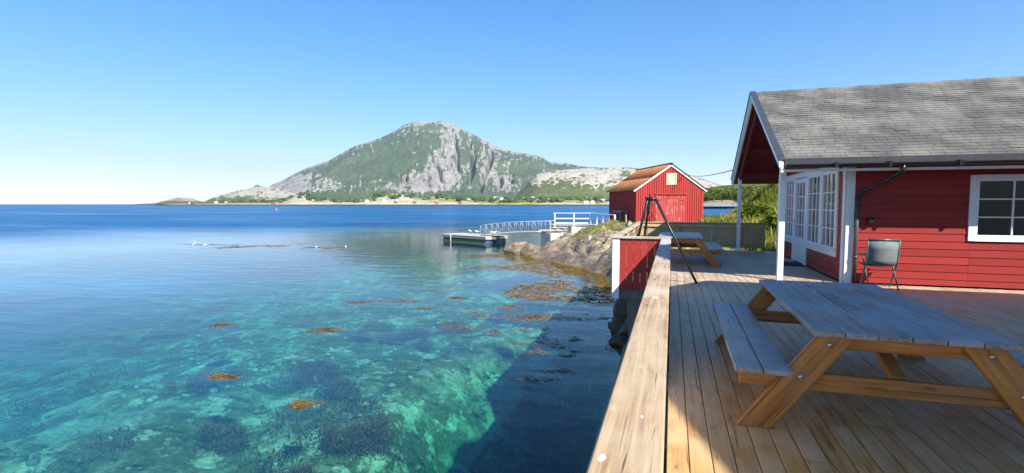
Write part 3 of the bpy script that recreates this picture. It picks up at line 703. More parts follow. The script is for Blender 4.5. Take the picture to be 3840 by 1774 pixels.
HOUSES = [(716, 759, 7, 6, 4, "house_white", "house_roof_light", "small white house below the left islet"),
 (815, 757.5, 11, 7, 4.5, "house_white", "house_roof_light", "white house in the trees on the left of the far shore"),
 (858, 760.5, 16, 8, 4.0, "house_white", "house_roof", "long low white building right beside the white house at far left"),
 (1378, 758, 8, 6, 4, "house_white", "house_roof_light", "small white house in front of the dark trees mid left of the shore"),
 (1444, 758.5, 8, 6, 4, "house_white", "house_roof_light", "small white house left of the grey boathouse on the far shore"),
 (1759, 755, 9, 7, 4.5, "house_brown", "house_roof_light", "brown house with pale roof above the far shore"),
 (1861, 748, 13, 8, 5.5, "house_white", "house_roof_light", "big white house below the mountain cliffs"),
 (1881, 748, 8, 7, 4, "house_white", "house_roof_light", "white house just right of the big white one"),
 (1970, 747.5, 9, 7, 4.5, "house_white", "house_roof_light", "white house left in the pair under the bare hill"),
 (1996, 747.5, 12, 8, 5, "house_white", "house_roof_light", "larger white house right in the pair under the bare hill"),
 (2030, 747, 10, 7, 4, "house_brown", "house_roof_light", "pale roofed house right of the white pair on the far shore"),
 (2061, 753, 14, 8, 3, "house_white", "house_roof_green", "house with a green roof near the far beach"),
 (2100, 747, 12, 7, 4, "house_brown", "house_roof_light", "brownish house with light roof up behind the green roofed one"),
 (2222, 751, 15, 8, 4, "house_white", "house_roof_green", "white house with greenish roof left of the long hall"),
 (2268, 753, 26, 11, 5, "house_white", "house_roof", "long white hall with dark roof next to the red boathouse"),
 (2198, 765, 10, 6, 4.5, "house_white", "house_roof_light", "white waterside house low on the far beach"),
 (2221, 763, 7, 6, 5, "house_white", "house_roof_light", "narrow tall white house near the far beach")]
for (x, y, w, d, h, wl_, rf_, lb) in HOUSES:
    far_house(x * S2, y * S2, w, d, h, wl_, rf_, lb, rot=random.uniform(-.25, .25))
BH = [(724, 768, "house_red", "house_roof", "tiny red boathouse on the shore of the left islet"), (1026, 767, "house_red", "house_roof", "small red boathouse on rocks left of the round knoll"),
      (1486, 767, "house_brown", "house_roof_light", "grey boathouse on the waterline below the dark trees"), (1554, 768, "house_brown", "house_roof", "dark low shed on the waterline left of the red boathouses"),
      (1637, 767, "house_red", "house_roof_light", "red boathouse on the far waterline left of the pontoon"), (1725, 767.5, "house_brown", "house_roof", "dark boathouse with white gable on the far waterline"),
      (2241, 768, "house_red", "house_roof_light", "pink red boathouse on the beach near the barn wall")]
for (x, y, wl_, rf_, lb) in BH:
    far_house(x * S2, y * S2, 6, 7, 3, wl_, rf_, lb, "boathouse", "boathouse", R(80) + random.uniform(-.3, .3), 1279, 0.8)
# small boat lying in front of the far beach, and the mooring buoy
bu = thing("mooring_buoy", "lone pink red mooring buoy out on the open water", "buoy", cr(bearing(696.4) * 275, 275, SEA))
V, F = [], []
for i in range(7):
    a = math.pi * i / 6 - math.pi / 2
    for k in range(10): V.append((0.55 * math.cos(a) * math.cos(k * .6283), 0.55 * math.cos(a) * math.sin(k * .6283), 0.2 + 0.55 * math.sin(a)))
for i in range(6):
    for k in range(10): F.append((i * 10 + k, i * 10 + (k + 1) % 10, (i + 1) * 10 + (k + 1) % 10, (i + 1) * 10 + k))
mesh_obj("float", V, F, "buoy_red", bu, True); tube("ring", [(0, 0, .7), (0, 0, .95)], 0.08, "zinc", bu, 6)

# ------------------------------------------------------------------ boathouse (red barn)
barn_o = cr(0, 0); bD = 46.0
b0 = Vector(cr((1600 - 1288) / PXF * bD, bD, 0)); BW, BL, BE, BR = 6.35, 8.6, 3.02, 5.20
brot = R(YAW) + R(5.5)
barn = thing("boathouse", "red board boathouse with rusty metal roof and white bargeboards beyond the deck", "boathouse", b0, brot)
# local: x right along the front, y back, z up; front-left corner at the origin
gab = lambda x: BE + (BR - BE) * (1 - abs(x - BW / 2) / (BW / 2))
prism("wall", [(0.03, -0.4), (BW - .03, -0.4), (BW - .03, BE - 0.06), (BW / 2, BR - 0.06), (0.03, BE - 0.06)], 'y', 0.03, BL - 0.03, "barn_red", barn)
nb = 30; pitch_ = BW / nb
DX0, DX1, DH = 1.83, 4.62, 2.42
for k in range(nb):
    xa, xb = k * pitch_, (k + 1) * pitch_; xm = (xa + xb) / 2; top = min(gab(xa), gab(xb)) - 0.08
    z0 = -0.4
    if DX0 - .02 < xm < DX1 + .02: z0 = DH + 0.10
    if k % 1 == 0:
        bar("board", (xm, 0.012, z0), (xm, 0.012, top), pitch_ - 0.012, 0.024, "barn_red", barn, up=(0, -1, 0), bev=0.0)
    if z0 < 0 or top > z0 + .2: bar("batten", (xa, -0.030, z0), (xa, -0.030, gab(xa) - 0.10), 0.07, 0.062, "barn_red", barn, up=(0, -1, 0), bev=0.008)
nl = 36
for k in range(nl):
    ya, yb = k * BL / nl, (k + 1) * BL / nl
    bar("board", (0.012, (ya + yb) / 2, -0.4), (0.012, (ya + yb) / 2, BE - 0.08), BL / nl - 0.012, 0.024, "barn_red", barn, up=(-1, 0, 0), bev=0.0)
    bar("batten", (-0.018, ya + .02, -0.4), (-0.018, ya + .02, BE - 0.08), 0.05, 0.036, "barn_red", barn, up=(-1, 0, 0), bev=0.006)
dr = bpy.data.objects.new("door", None); link(dr, barn); dr.location = (DX0, -0.01, 0)
nd = 12; dw = (DX1 - DX0) / nd
for k in range(nd):
    bar("plank", ((k + .5) * dw, 0.0 - 0.004 * (k % 2), -0.3), ((k + .5) * dw, 0.0 - 0.004 * (k % 2), DH), dw - 0.012, 0.03, "worn_red", dr, up=(0, -1, 0), bev=0.003)
for s in (0.12, 0.88):
    bar("strap_hinge", ((DX1 - DX0) * s - .2, -0.03, 1.95), ((DX1 - DX0) * s + .2, -0.03, 1.95), 0.05, 0.015, "black_steel", dr, up=(0, -1, 0), bev=0)
bar("door_track", (DX0 - .12, -0.08, DH + .07), (DX1 + .1, -0.08, DH + .07), 0.10, 0.10, "barn_red", barn, up=(0, -1, 0), bev=.01)
hat = bpy.data.objects.new("hatch", None); link(hat, barn); hat.location = (2.73, -0.03, 3.33)
for k in range(5): bar("board", (0.1 + k * 0.2, 0, 0), (0.1 + k * 0.2, 0, 1.06), 0.185, 0.045, "cream_panel", hat, up=(0, -1, 0), bev=.006)
for k in range(4): bar("batten", (0.2 + k * 0.2, -0.03, 0.02), (0.2 + k * 0.2, -0.03, 1.04), 0.05, 0.03, "cream_panel", hat, up=(0, -1, 0), bev=.006)
for side in (0, 1):
    xe, xr = (-.30, BW / 2) if side == 0 else (BW + .30, BW / 2)
    ze = BE - 0.30 * (BR - BE) / (BW / 2)
    dirx = Vector((xr - xe, 0, BR - ze)); n_ = Vector((-dirx.z, 0, dirx.x)).normalized() * (1 if side == 0 else -1)
    if n_.z < 0: n_ = -n_
    r_ = bpy.data.objects.new("roof", None); link(r_, barn); r_.location = (xe, -0.22, ze)
    L = dirx.length; rows, cols = 2, 10; sw = (BL + .35) / cols
    for c in range(cols):
        for q in range(rows):
            # corrugated sheet: local Y runs up the slope
            nn = 25; V = []; F = []
            l0, l1 = q * L / rows - (0.08 if q else 0), (q + 1) * L / rows
            for i in range(nn):
                wv = 0.016 * math.cos(i / (nn - 1) * 10 * math.pi) ; xx = i / (nn - 1) * (sw + .03)
                V += [(xx, l0, wv + .03 + .012 * q), (xx, l1, wv + .03 + .012 * q), (xx, l0, wv + .018 + .012 * q), (xx, l1, wv + .018 + .012 * q)]
            for i in range(nn - 1):
                a = i * 4; F += [(a, a + 4, a + 5, a + 1), (a + 2, a + 3, a + 7, a + 6), (a, a + 2, a + 6, a + 4)]
            s_ = mesh_obj("roof_sheet", V, F, "rusty_sheet", r_, True)
            y_ = dirx.normalized(); x_ = Vector((0, 1, 0)); z_ = x_.cross(y_)
            if z_.z < 0: x_ = -x_; z_ = -z_
            s_.rotation_euler = Matrix((x_, y_, z_)).transposed().to_euler()
            s_.location = Vector((0, (c * sw) if x_.y > 0 else (c + 1) * sw, 0)) + n_ * 0.02
    bar("barge_board", Vector((xe, -0.10, ze)) + n_ * -.06 + dirx.normalized() * -.02, Vector((xr, -0.10, BR)) + n_ * -.06 + dirx.normalized() * (.02 if side else -.03), 0.04, 0.17, "worn_white", barn, up=n_, bev=.004)
    bar("fascia", (xe + (0.28 if side == 0 else -.28), 0, ze + .05), (xe + (0.28 if side == 0 else -.28), BL, ze + .05), 0.03, 0.14, "barn_red", barn)
tube("ridge_cap", [(BW / 2, -0.25, BR + 0.06), (BW / 2, BL + .1, BR + 0.06)], 0.09, "tar_black", barn, 8)
tube("finial", [(BW / 2, -0.14, BR + 0.0), (BW / 2, -0.14, BR + 0.30)], [0.035, 0.02], "worn_white", barn, 6)
cb = bpy.data.objects.new("cable_bracket", None); link(cb, barn)
tube("hook", [(3.95 + .22 * math.cos(a), -0.09, 3.95 - .22 * math.sin(a)) for a in np.linspace(-.6, 3.9, 12)], 0.018, "black_steel", cb, 5)
tube("pole", [(4.4, -0.03, 4.25), (4.4, -0.28, 4.32)], 0.035, "black_steel", cb, 6)
CABLE_A = b0 + Matrix.Rotation(brot, 3, 'Z') @ Vector((4.4, -0.26, 4.32))

# grey work table against the boathouse's shaded side
wt = thing("work_table", "grey weathered work table with a low shelf against the barn's shaded side", "table", b0 + Matrix.Rotation(brot, 3, 'Z') @ Vector((-0.55, 3.1, 0)), brot)
bar("tabletop", (0, -1.35, .92), (0, 1.35, .92), 0.75, 0.06, "grey_wood", wt)
for yy in (-1.15, 1.1):
    for xx in (-.3, .3): bar("leg", (xx, yy, -.35), (xx, yy, .89), .09, .09, "grey_wood", wt, up=(1, 0, 0))
bar("shelf", (0, -1.2, .25), (0, 1.2, .25), 0.55, 0.05, "grey_wood", wt)
bar("apron", (-.33, -1.3, .82), (-.33, 1.3, .82), .03, .14, "grey_wood", wt)
bk = thing("iron_bracket", "dark angled iron bracket standing on the grey work table", "bracket", b0 + Matrix.Rotation(brot, 3, 'Z') @ Vector((-0.55, 2.6, .95)), brot)
bar("arm", (0, -.45, 0.02), (0, 0, .38), .06, .06, "black_steel", bk); bar("arm", (0, .35, 0.02), (0, 0, .38), .06, .06, "black_steel", bk); bar("foot", (0, -.5, .0225), (0, .4, .0225), .1, .045, "black_steel", bk)
lp = thing("loose_plank", "pale wedge shaped plank leaning at the right end of the work table", "plank", b0 + Matrix.Rotation(brot, 3, 'Z') @ Vector((-0.6, 1.1, 0)), brot)
prism("board", [(-.25, -.3), (.25, -.3), (.05, .62), (-.08, .62)], 'x', -.03, .03, "pier_wood", lp)

# cable from the cabin to the boathouse (twisted pair with its sag)
CABLE_B = Vector((1.97, 18.6, 2.75))
cbl = thing("power_cable", "thin twisted cable slung from the cabin gable to the boathouse", "cable", CABLE_B)
pts = []
for i in range(41):
    q = i / 40; p = CABLE_B.lerp(CABLE_A, q); p.z -= 0.22 * 4 * q * (1 - q); pts.append(p - CABLE_B)
for ph in (0, math.pi):
    tube("strand", [p + Vector((0.018 * math.cos(i * 2.3 + ph), 0, 0.018 * math.sin(i * 2.3 + ph))) for i, p in enumerate(pts)], 0.010, "cable_black", cbl, 4)

# ------------------------------------------------------------------ pier, gangway, pontoon, concrete
prot = R(YAW)
def C(u, v, f):                     # survey point at distance f along the view axis
    return Vector(cr(bearing(u) * f, f, EYE + (513 - v) / PXF * f))
pD = 43.0
p0 = C(1392, 566, pD); pier = thing("pier", "weathered timber pier with white painted railing left of the boathouse", "pier", (p0.x, p0.y, 0), prot)
zd = p0.z; W_ = 3.55; Dp = 2.6
m_ = lambda u: (u - 1392) / PXF * pD
npl = 24
for k in range(npl):
    x = -.05 + (k + .5) * (5.0 / npl)
    bar("plank", (x, -.1, zd - .03), (x, Dp, zd - .03), 5.0 / npl - .012, .05, "pier_wood", pier)
for yy in (0.05, Dp - .15):
    bar("beam", (-.1, yy, zd - .17), (4.9, yy, zd - .17), .12, .22, "pier_wood", pier)
for k in range(8): bar("joist", (.3 + k * .6, -.12, zd - .34), (.3 + k * .6, Dp, zd - .34), .1, .12, "grey_wood", pier)
bar("ledger", (-.1, -.02, zd - .46), (3.2, -.02, zd - .46), .10, .12, "pier_wood", pier)
for (x, zb) in ((.35, -1.35), (.95, -1.2), (2.75, -.9)):
    for yy in (0.1, Dp - .2): bar("pile", (x, yy, zb - .5 if yy > 1 else zb), (x, yy, zd - .28), .17, .17, "pier_wood" if yy < 1 else "grey_wood", pier, up=(0, 1, 0))
bar("brace", (.4, 0.0, zd - .36), (2.05, .05, zd - 1.25), .13, .10, "grey_wood", pier)
bar("mooring_post", (-.25, 0, -1.5), (-.25, 0, zd + .32), .16, .16, "pier_wood", pier, up=(0, 1, 0))
rz = zd + .98
bar("railing_post", (0.12, -.03, zd - .25), (0.12, -.03, rz), .09, .07, "white_paint", pier, up=(0, 1, 0))
for x in (1.75, 3.15): bar("railing_post", (x, -.03, zd - .35), (x, -.03, rz), .09, .07, "worn_white", pier, up=(0, 1, 0))
bar("hand_rail", (-.02, -.03, rz + .03), (3.2, -.03, rz + .03), .12, .04, "white_paint", pier)
bar("middle_rail", (.05, .02, zd + .55), (3.15, .02, zd + .55), .035, .085, "worn_white", pier)
bar("kick_rail", (.05, .02, zd + .16), (3.15, .02, zd + .16), .035, .10, "worn_white", pier)
# the railing turns and comes towards the camera, down to the boathouse
pa, pb = Vector((3.2, -.03, rz + .03)), Vector((4.55, -3.3, rz - .06))
bar("hand_rail", pa, pb, .13, .05, "worn_white", pier)
for k in range(1, 5):
    p = pa.lerp(pb, k / 4); bar("railing_post", (p.x, p.y, -.75), (p.x, p.y, p.z - .03), .12, .12, "worn_white", pier, up=(0, 1, 0))
bar("walkway_edge", (3.1, -.25, zd - .13), (4.4, -3.3, zd - .1), .10, .16, "pier_wood", pier)
bar("walkway_edge", (4.5, -3.2, zd + .05), (8.6, -3.2, zd + .12), .10, .20, "pier_wood", pier)
bar("walkway_edge", (4.5, -3.35, zd - .26), (8.3, -3.35, zd - .2), .10, .12, "pier_wood", pier)
for k in range(10): bar("plank", (3.55 + k * .5, -2.2 + 0.02 * k, zd + .1), (3.55 + k * .5 + .4, -3.1, zd + .1), .4, .05, "pier_wood", pier)

def block(name, label, c, w, d, zb, zt, rot, taper=0.0, jag=0.0):
    t = thing(name, label, "concrete block", (c[0], c[1], zb), rot)
    h = zt - zb; V = []
    for (z, s) in ((0, 1 + taper), (h, 1)):
        for (x, y) in ((-1, -1), (1, -1), (1, 1), (-1, 1)): V.append((x * w / 2 * s, y * d / 2 * s, z + (jag * (x * .5 + y * .3) if z else 0)))
    bm = bmesh.new(); vs = [bm.verts.new(v) for v in V]
    for f_ in ((3, 2, 1, 0), (4, 5, 6, 7), (0, 1, 5, 4), (1, 2, 6, 5), (2, 3, 7, 6), (3, 0, 4, 7)): bm.faces.new([vs[i] for i in f_])
    bmesh.ops.bevel(bm, geom=list(bm.edges), offset=.03, segments=2, affect='EDGES')
    me = bpy.data.meshes.new("block"); bm.to_mesh(me); bm.free(); me.materials.append(MATS["concrete"])
    link(bpy.data.objects.new("block", me), t); return t
q = C(1397, 585, 41.0)
block("concrete_footing", "large cast concrete block at the waterline under the gangway's end", (q.x, q.y), 1.75, 2.0, SEA - .8, q.z, prot + R(20))
q = C(1449, 590, 39.5)
block("concrete_footing", "pale rounded concrete block under the pier, above the big one", (q.x, q.y), 1.05, .9, -1.5, C(1449, 571, 39.5).z, prot + R(12), .1, -.12)
q = C(1482, 612, 30.5)
block("concrete_post", "short grey concrete stub standing in the rocks below the grass", (q.x, q.y), .42, .4, -1.4, C(1482, 594, 30.5).z, prot + R(40), .05, -.1)

pn0, pn1 = C(1109, 589, 47.5), C(1221, 597, 43.2); pdir = Vector((pn1.x - pn0.x, pn1.y - pn0.y, 0)); PL = pdir.length; pang = math.atan2(pdir.y, pdir.x)
pon = thing("pontoon", "low floating pontoon with weathered deck on dark floats, gulls standing on it", "pontoon", (pn0.x, pn0.y, SEA), pang)
PW = 2.7; PZ = .62                 # local x along it, +y away from the camera
for k in range(16): bar("plank", (.0 + (k + .5) * PL / 16, 0, PZ), (.0 + (k + .5) * PL / 16, PW, PZ), PL / 16 - .018, .045, "pier_wood", pon)
for yy in (.05, PW - .05): bar("edge_board", (-.1, yy, PZ - .13), (PL + .05, yy, PZ - .13), .06, .20, "grey_wood", pon)
for xx in (-.02, PL + .02): bar("edge_board", (xx, 0, PZ - .13), (xx, PW, PZ - .13), .06, .22, "pier_wood", pon, up=(0, 0, 1))
for yy in (.55, PW - .55): 
    tube("float", [(.15, yy, .1), (PL - .1, yy, .1)], .42, "float_blue", pon, 14)
    bar("algae_strip", (.3, yy - .425 if yy < 1 else yy + .425, .05), (PL - .2, yy - .425 if yy < 1 else yy + .425, .05), .02, .12, "algae", pon)
for k in range(7): bar("slat", (PL + .06, .75 + k * .14, PZ - .13), (PL + .06, .78 + k * .14, PZ - .13), .12, .34, "tar_black", pon)
tube("mooring_pole", [(1.55, -.09, -.3), (1.55, -.09, PZ + .1)], .05, "pier_wood", pon, 8)
PMAT = Matrix.Translation((pn0.x, pn0.y, SEA)) @ Matrix.Rotation(pang, 4, 'Z')

ga, gb = C(1209, 590.5, 44.4), C(1362, 581.5, 42.0)
gd = gb - ga; GL = math.hypot(gd.x, gd.y)
gang = thing("gangway", "light metal gangway with thin railings sloping down to the pontoon", "gangway", ga, math.atan2(gd.y, gd.x))
slp = gd.z / GL; gz = lambda x: slp * x + .28 * 4 * (x / GL) * (1 - x / GL) * .35
GWid = .9
for yy in (0, GWid):
    segs = 10
    bar_pts = [(x, yy, gz(x) - .05) for x in np.linspace(0, GL, 9)]
    tube("side_beam", bar_pts, .045, "rail_metal", gang, 6)
    tube("hand_rail", [(x, yy, gz(x) + .82 + (0 if 0 < x < GL else -.0)) for x in np.linspace(-.1, GL + .1, 10)] + [(GL + .8, yy, gz(GL) + .86)], .02, "rail_metal", gang, 6)
    for k in range(11):
        x = k * GL / 10; tube("baluster", [(x, yy, gz(x)), (x, yy, gz(x) + .82)], .013, "rail_metal", gang, 5)
    for k in range(0, 10, 2):
        x = k * GL / 10; x2 = x + GL / 10 * 1.0; tube("diagonal", [(x, yy, gz(x) + .8), (x2, yy, gz(x2) + .02)], .009, "rail_metal", gang, 5)
nt = 30
for k in range(nt):
    x = (k + .5) * GL / nt; bar("tread", (x, 0.03, gz(x)), (x, GWid - .03, gz(x)), GL / nt * .7, .035, "grey_wood", gang)
q = C(1386, 580, 41.2)
rp = thing("landing_plate", "pale landing plate at the gangway's upper end on the concrete", "plate", (q.x, q.y, q.z + .03), prot)
box("plate", (0, 0, 0), (1.9, 1.0, .05), "pier_wood", rp, bev=.01); box("rubber_strip", (.1, -.3, -.035), (1.8, .5, .025), "house_red", rp)

# ------------------------------------------------------------------ boulders
def boulder_mesh(seed, sub=4):
    bm = bmesh.new(); bmesh.ops.create_icosphere(bm, subdivisions=sub, radius=1.0)
    g = np.random.default_rng(seed); N = g.normal(size=(14, 3)); N /= np.linalg.norm(N, axis=1)[:, None]; D = g.uniform(.50, .90, 14)
    for v in bm.verts:
        p = np.array(v.co)
        for n, d in zip(N, D):
            e = p @ n - d
            if e > 0: p = p - n * e * .97
        q = p * 3.1 + seed
        p = p * (1 + .035 * (math.sin(q[0] * 1.3 + q[1]) + math.sin(q[1] * 1.7 + q[2]) * .7 + math.sin(q[2] * 3.1 + q[0] * 2.3) * .4))
        v.co = p
    for e in bm.edges:
        if len(e.link_faces) == 2 and e.calc_face_angle(0) > .32: e.smooth = False
    me = bpy.data.meshes.new("boulder"); bm.to_mesh(me); bm.free()
    me.polygons.foreach_set("use_smooth", [True] * len(me.polygons)); return me
def boulder(label, c, s, rot, mat, seed, group=None):
    me = boulder_mesh(seed); me.materials.append(MATS[mat])
    o = link(bpy.data.objects.new("boulder", me)); o.location = c; o.scale = s; o.rotation_euler = rot
    return tag(o, label, "boulder", group)
q = C(1296, 624, 36.0); boulder("rounded brown boulder with a pale band standing alone in the water off the point", (q.x, q.y, SEA + .02), (1.2, 1.0, 1.15), (.1, .1, .5), "boulder_rock", 3)
q = C(1340, 628, 35.0); boulder("smaller pointed boulder at the water's edge right of the lone one", (q.x, q.y, SEA - .05), (1.1, .9, .9), (.3, -.2, 1.2), "boulder_rock", 8)
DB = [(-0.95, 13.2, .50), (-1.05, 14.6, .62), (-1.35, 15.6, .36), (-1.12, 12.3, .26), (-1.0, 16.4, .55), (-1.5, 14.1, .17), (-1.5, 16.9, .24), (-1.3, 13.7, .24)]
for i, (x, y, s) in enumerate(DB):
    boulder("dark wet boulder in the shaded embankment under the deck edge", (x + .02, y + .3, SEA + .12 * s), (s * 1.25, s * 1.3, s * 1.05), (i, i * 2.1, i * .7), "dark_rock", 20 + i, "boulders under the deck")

# ------------------------------------------------------------------ the deck
PIT = 0.138
deck = bpy.data.objects.new("deck", None); link(deck); kind(deck, "structure", "weathered timber deck of narrow planks laid along the waterfront")
rnd = random.Random(3)
def plank_run(x, y0, y1):
    y = y0 - rnd.uniform(0, 2.2)
    while y < y1 - .05:
        L = rnd.choice((2.7, 3.3, 3.9, 4.5)); a, b = max(y, y0), min(y + L, y1)
        if b - a > .15:
            o = bar("plank", (x, a + .003, -.017 + rnd.uniform(-.0012, .0012)), (x, b - .003, -.017 + rnd.uniform(-.0012, .0012)), PIT - .0055, .034, "deck_wood", deck, bev=.004)
        y += L
k0 = -8
for k in range(k0, 24 + 30):
    x = -0.005 + (k + .5) * PIT
    if x < 0: plank_run(x, 10.33, 18.95)
    elif x < 3.30: plank_run(x, -1.2, 18.95)
    elif x < 7.3: plank_run(x, -1.2 + 2.0, 11.70)
for yy in np.arange(-0.9, 18.9, 1.1):
    bar("joist", (-.14 if yy < 10.3 else -1.06, yy, -.14), (7.2 if yy < 11.6 else 3.25, yy, -.14), .05, .19, "grey_wood", deck)
bar("rim_beam", (-.16, -1.2, -.15), (-.16, 10.3, -.15), .05, .24, "grey_wood", deck)
bar("rim_beam", (-1.12, 10.35, -.15), (-1.12, 18.95, -.15), .05, .24, "grey_wood", deck)
for yy in (1.0, 4.0, 7.0, 10.4): bar("pile", (-.45, yy, SEA - .6), (-.45, yy, -.24), .18, .18, "grey_wood", deck, up=(1, 0, 0))
bar("pile", (-.62, 10.75, SEA - .6), (-.74, 10.75, -.24), .26, .10, "grey_wood", deck, up=(0, 1, 0))
for yy in (13.5, 16.5): bar("pile", (-.9, yy, SEA - .6), (-.9, yy, -.24), .18, .18, "grey_wood", deck, up=(1, 0, 0))

# railing in the foreground
CAPH = .955
rail = thing("deck_railing", "wooden railing with a broad sun bleached plank cap running away from the camera", "railing", (-.1, 4.5, 0)); RO = (-.1, 4.5, 0)
caps = [(-1.6, 3.05), (3.053, 7.3), (7.303, 10.27)]
bar("cap_plank", (-.0975, -1.6, CAPH - .019), (-.0975, 10.27, CAPH - .019), .178, .038, "cap_wood", rail, off=RO, bev=.006)
for k in range(84):
    y = -1.6 + .07 + k * .1415
    if y > 10.2: break
    bar("board", (-.165, y, -.10), (-.165, y, CAPH - .04), .134, .021, "red_board", rail, up=(1, 0, 0), off=RO)
for k in range(84):
    y = -1.6 + .07 + k * .1415
    if y > 10.2: break
    bar("inner_board", (-.047, y, .012), (-.047, y, CAPH - .04), .134, .018, "bleached_paint", rail, up=(1, 0, 0), off=RO)
for z in (.30, .86): bar("rail", (-.128, -1.6, z), (-.128, 10.2, z), .045, .095, "grey_wood", rail, off=RO)
for y in np.arange(-1.4, 10.3, 1.9): bar("post", (-.105, y, .0), (-.105, y, CAPH - .04), .068, .09, "grey_wood", rail, up=(1, 0, 0), off=RO)
# the red front of the jog
jog = thing("red_railing", "red board railing front with white corner post where the deck juts out over the water", "railing", (-.6, 10.28, 0)); JO = (-.6, 10.28, 0)
bar("cap_plank", (-1.16, 10.30, CAPH - .021), (-.19, 10.30, CAPH - .021), .17, .042, "cap_wood", jog, off=JO, bev=.006)
n = 7
for k in range(n):
    w = (.98 - .165) / n * 1.0; x = -.985 + (k + .5) * .1345
    if x > -.15: break
    bar("board", (x, 10.262, -.115), (x, 10.262, CAPH - .045), .1305, .022, "red_board", jog, up=(0, -1, 0), off=JO, bev=.004)
bar("backing_board", (-.98, 10.29, .3), (-.19, 10.29, .3), .03, .09, "fence_wood", jog, off=JO)
bar("backing_board", (-.98, 10.29, .82), (-.19, 10.29, .82), .03, .09, "fence_wood", jog, off=JO)
bar("corner_post", (-1.055, 10.262, -.30), (-1.055, 10.262, CAPH - .044), .142, .052, "worn_white", jog, up=(0, -1, 0), off=JO, bev=.006)
for k in range(4):
    x = -.98 + (k + .5) * .20
    bar("skirt_board", (x, 10.285, -.30), (x, 10.285, -.125), .194, .03, "grey_wood", jog, up=(0, -1, 0), off=JO)
bar("drip_strip", (-.98, 10.255, -.122), (-.17, 10.255, -.122), .03, .014, "grey_wood", jog, off=JO)
# the outer railing on to the far corner
side = thing("side_railing", "weathered side railing with plank cap leading to the far fence above the rocks", "railing", (-1.07, 14.6, 0)); SO = (-1.07, 14.6, 0)
bar("cap_plank", (-1.07, 10.392, CAPH - .021), (-1.07, 18.90, CAPH - .021), .172, .04, "cap_wood", side, off=SO, bev=.006)
for k in range(60):
    y = 10.42 + .07 + k * .1415
    if y > 18.9: break
    bar("board", (-1.118, y, -.12), (-1.118, y, CAPH - .045), .134, .021, "fence_wood", side, up=(1, 0, 0), off=SO)
for z in (.25, .84): bar("rail", (-1.08, 10.45, z), (-1.08, 18.9, z), .045, .095, "fence_wood", side, off=SO)
for y in (10.5, 12.6, 14.7, 16.8, 18.8): bar("post", (-1.02, y, 0), (-1.02, y, CAPH - .045), .068, .068, "fence_wood", side, up=(1, 0, 0), off=SO)
tube("wire", [(-.985, 10.6, .93), (-.98, 12.5, .80), (-.98, 15.6, .78), (-.985, 18.6, .93)], .007, "black_steel", side, 5, off=SO)
# the far fence
FY = 19.0
fen = thing("windbreak_fence", "tall grey board fence closing off the deck's far end", "fence", (1.0, FY, 0)); FO = (1.0, FY, 0)
bar("cap_plank", (-1.17, FY, CAPH - .02), (3.07, FY, CAPH - .02), .15, .042, "fence_wood", fen, off=FO)
nb = 31
for k in range(nb):
    x = -1.10 + (k + .5) * .1335
    bar("board", (x, FY + .012 * (k % 2), .09), (x, FY + .012 * (k % 2), CAPH - .043), (.1325, .1325, .1275, .1325, .130)[k % 5], .021, "fence_wood", fen, up=(0, -1, 0), off=FO)
bar("rail", (-1.1, FY - .035, .83), (3.02, FY - .035, .83), .04, .10, "fence_wood", fen, off=FO)
bar("rail", (-1.1, FY - .035, .16), (3.02, FY - .035, .16), .04, .12, "fence_wood", fen, off=FO)
for x in (-1.05, .3, 1.65, 2.98): bar("post", (x, FY + .055, -.3), (x, FY + .055, CAPH - .045), .07, .07, "fence_wood", fen, up=(0, -1, 0), off=FO)

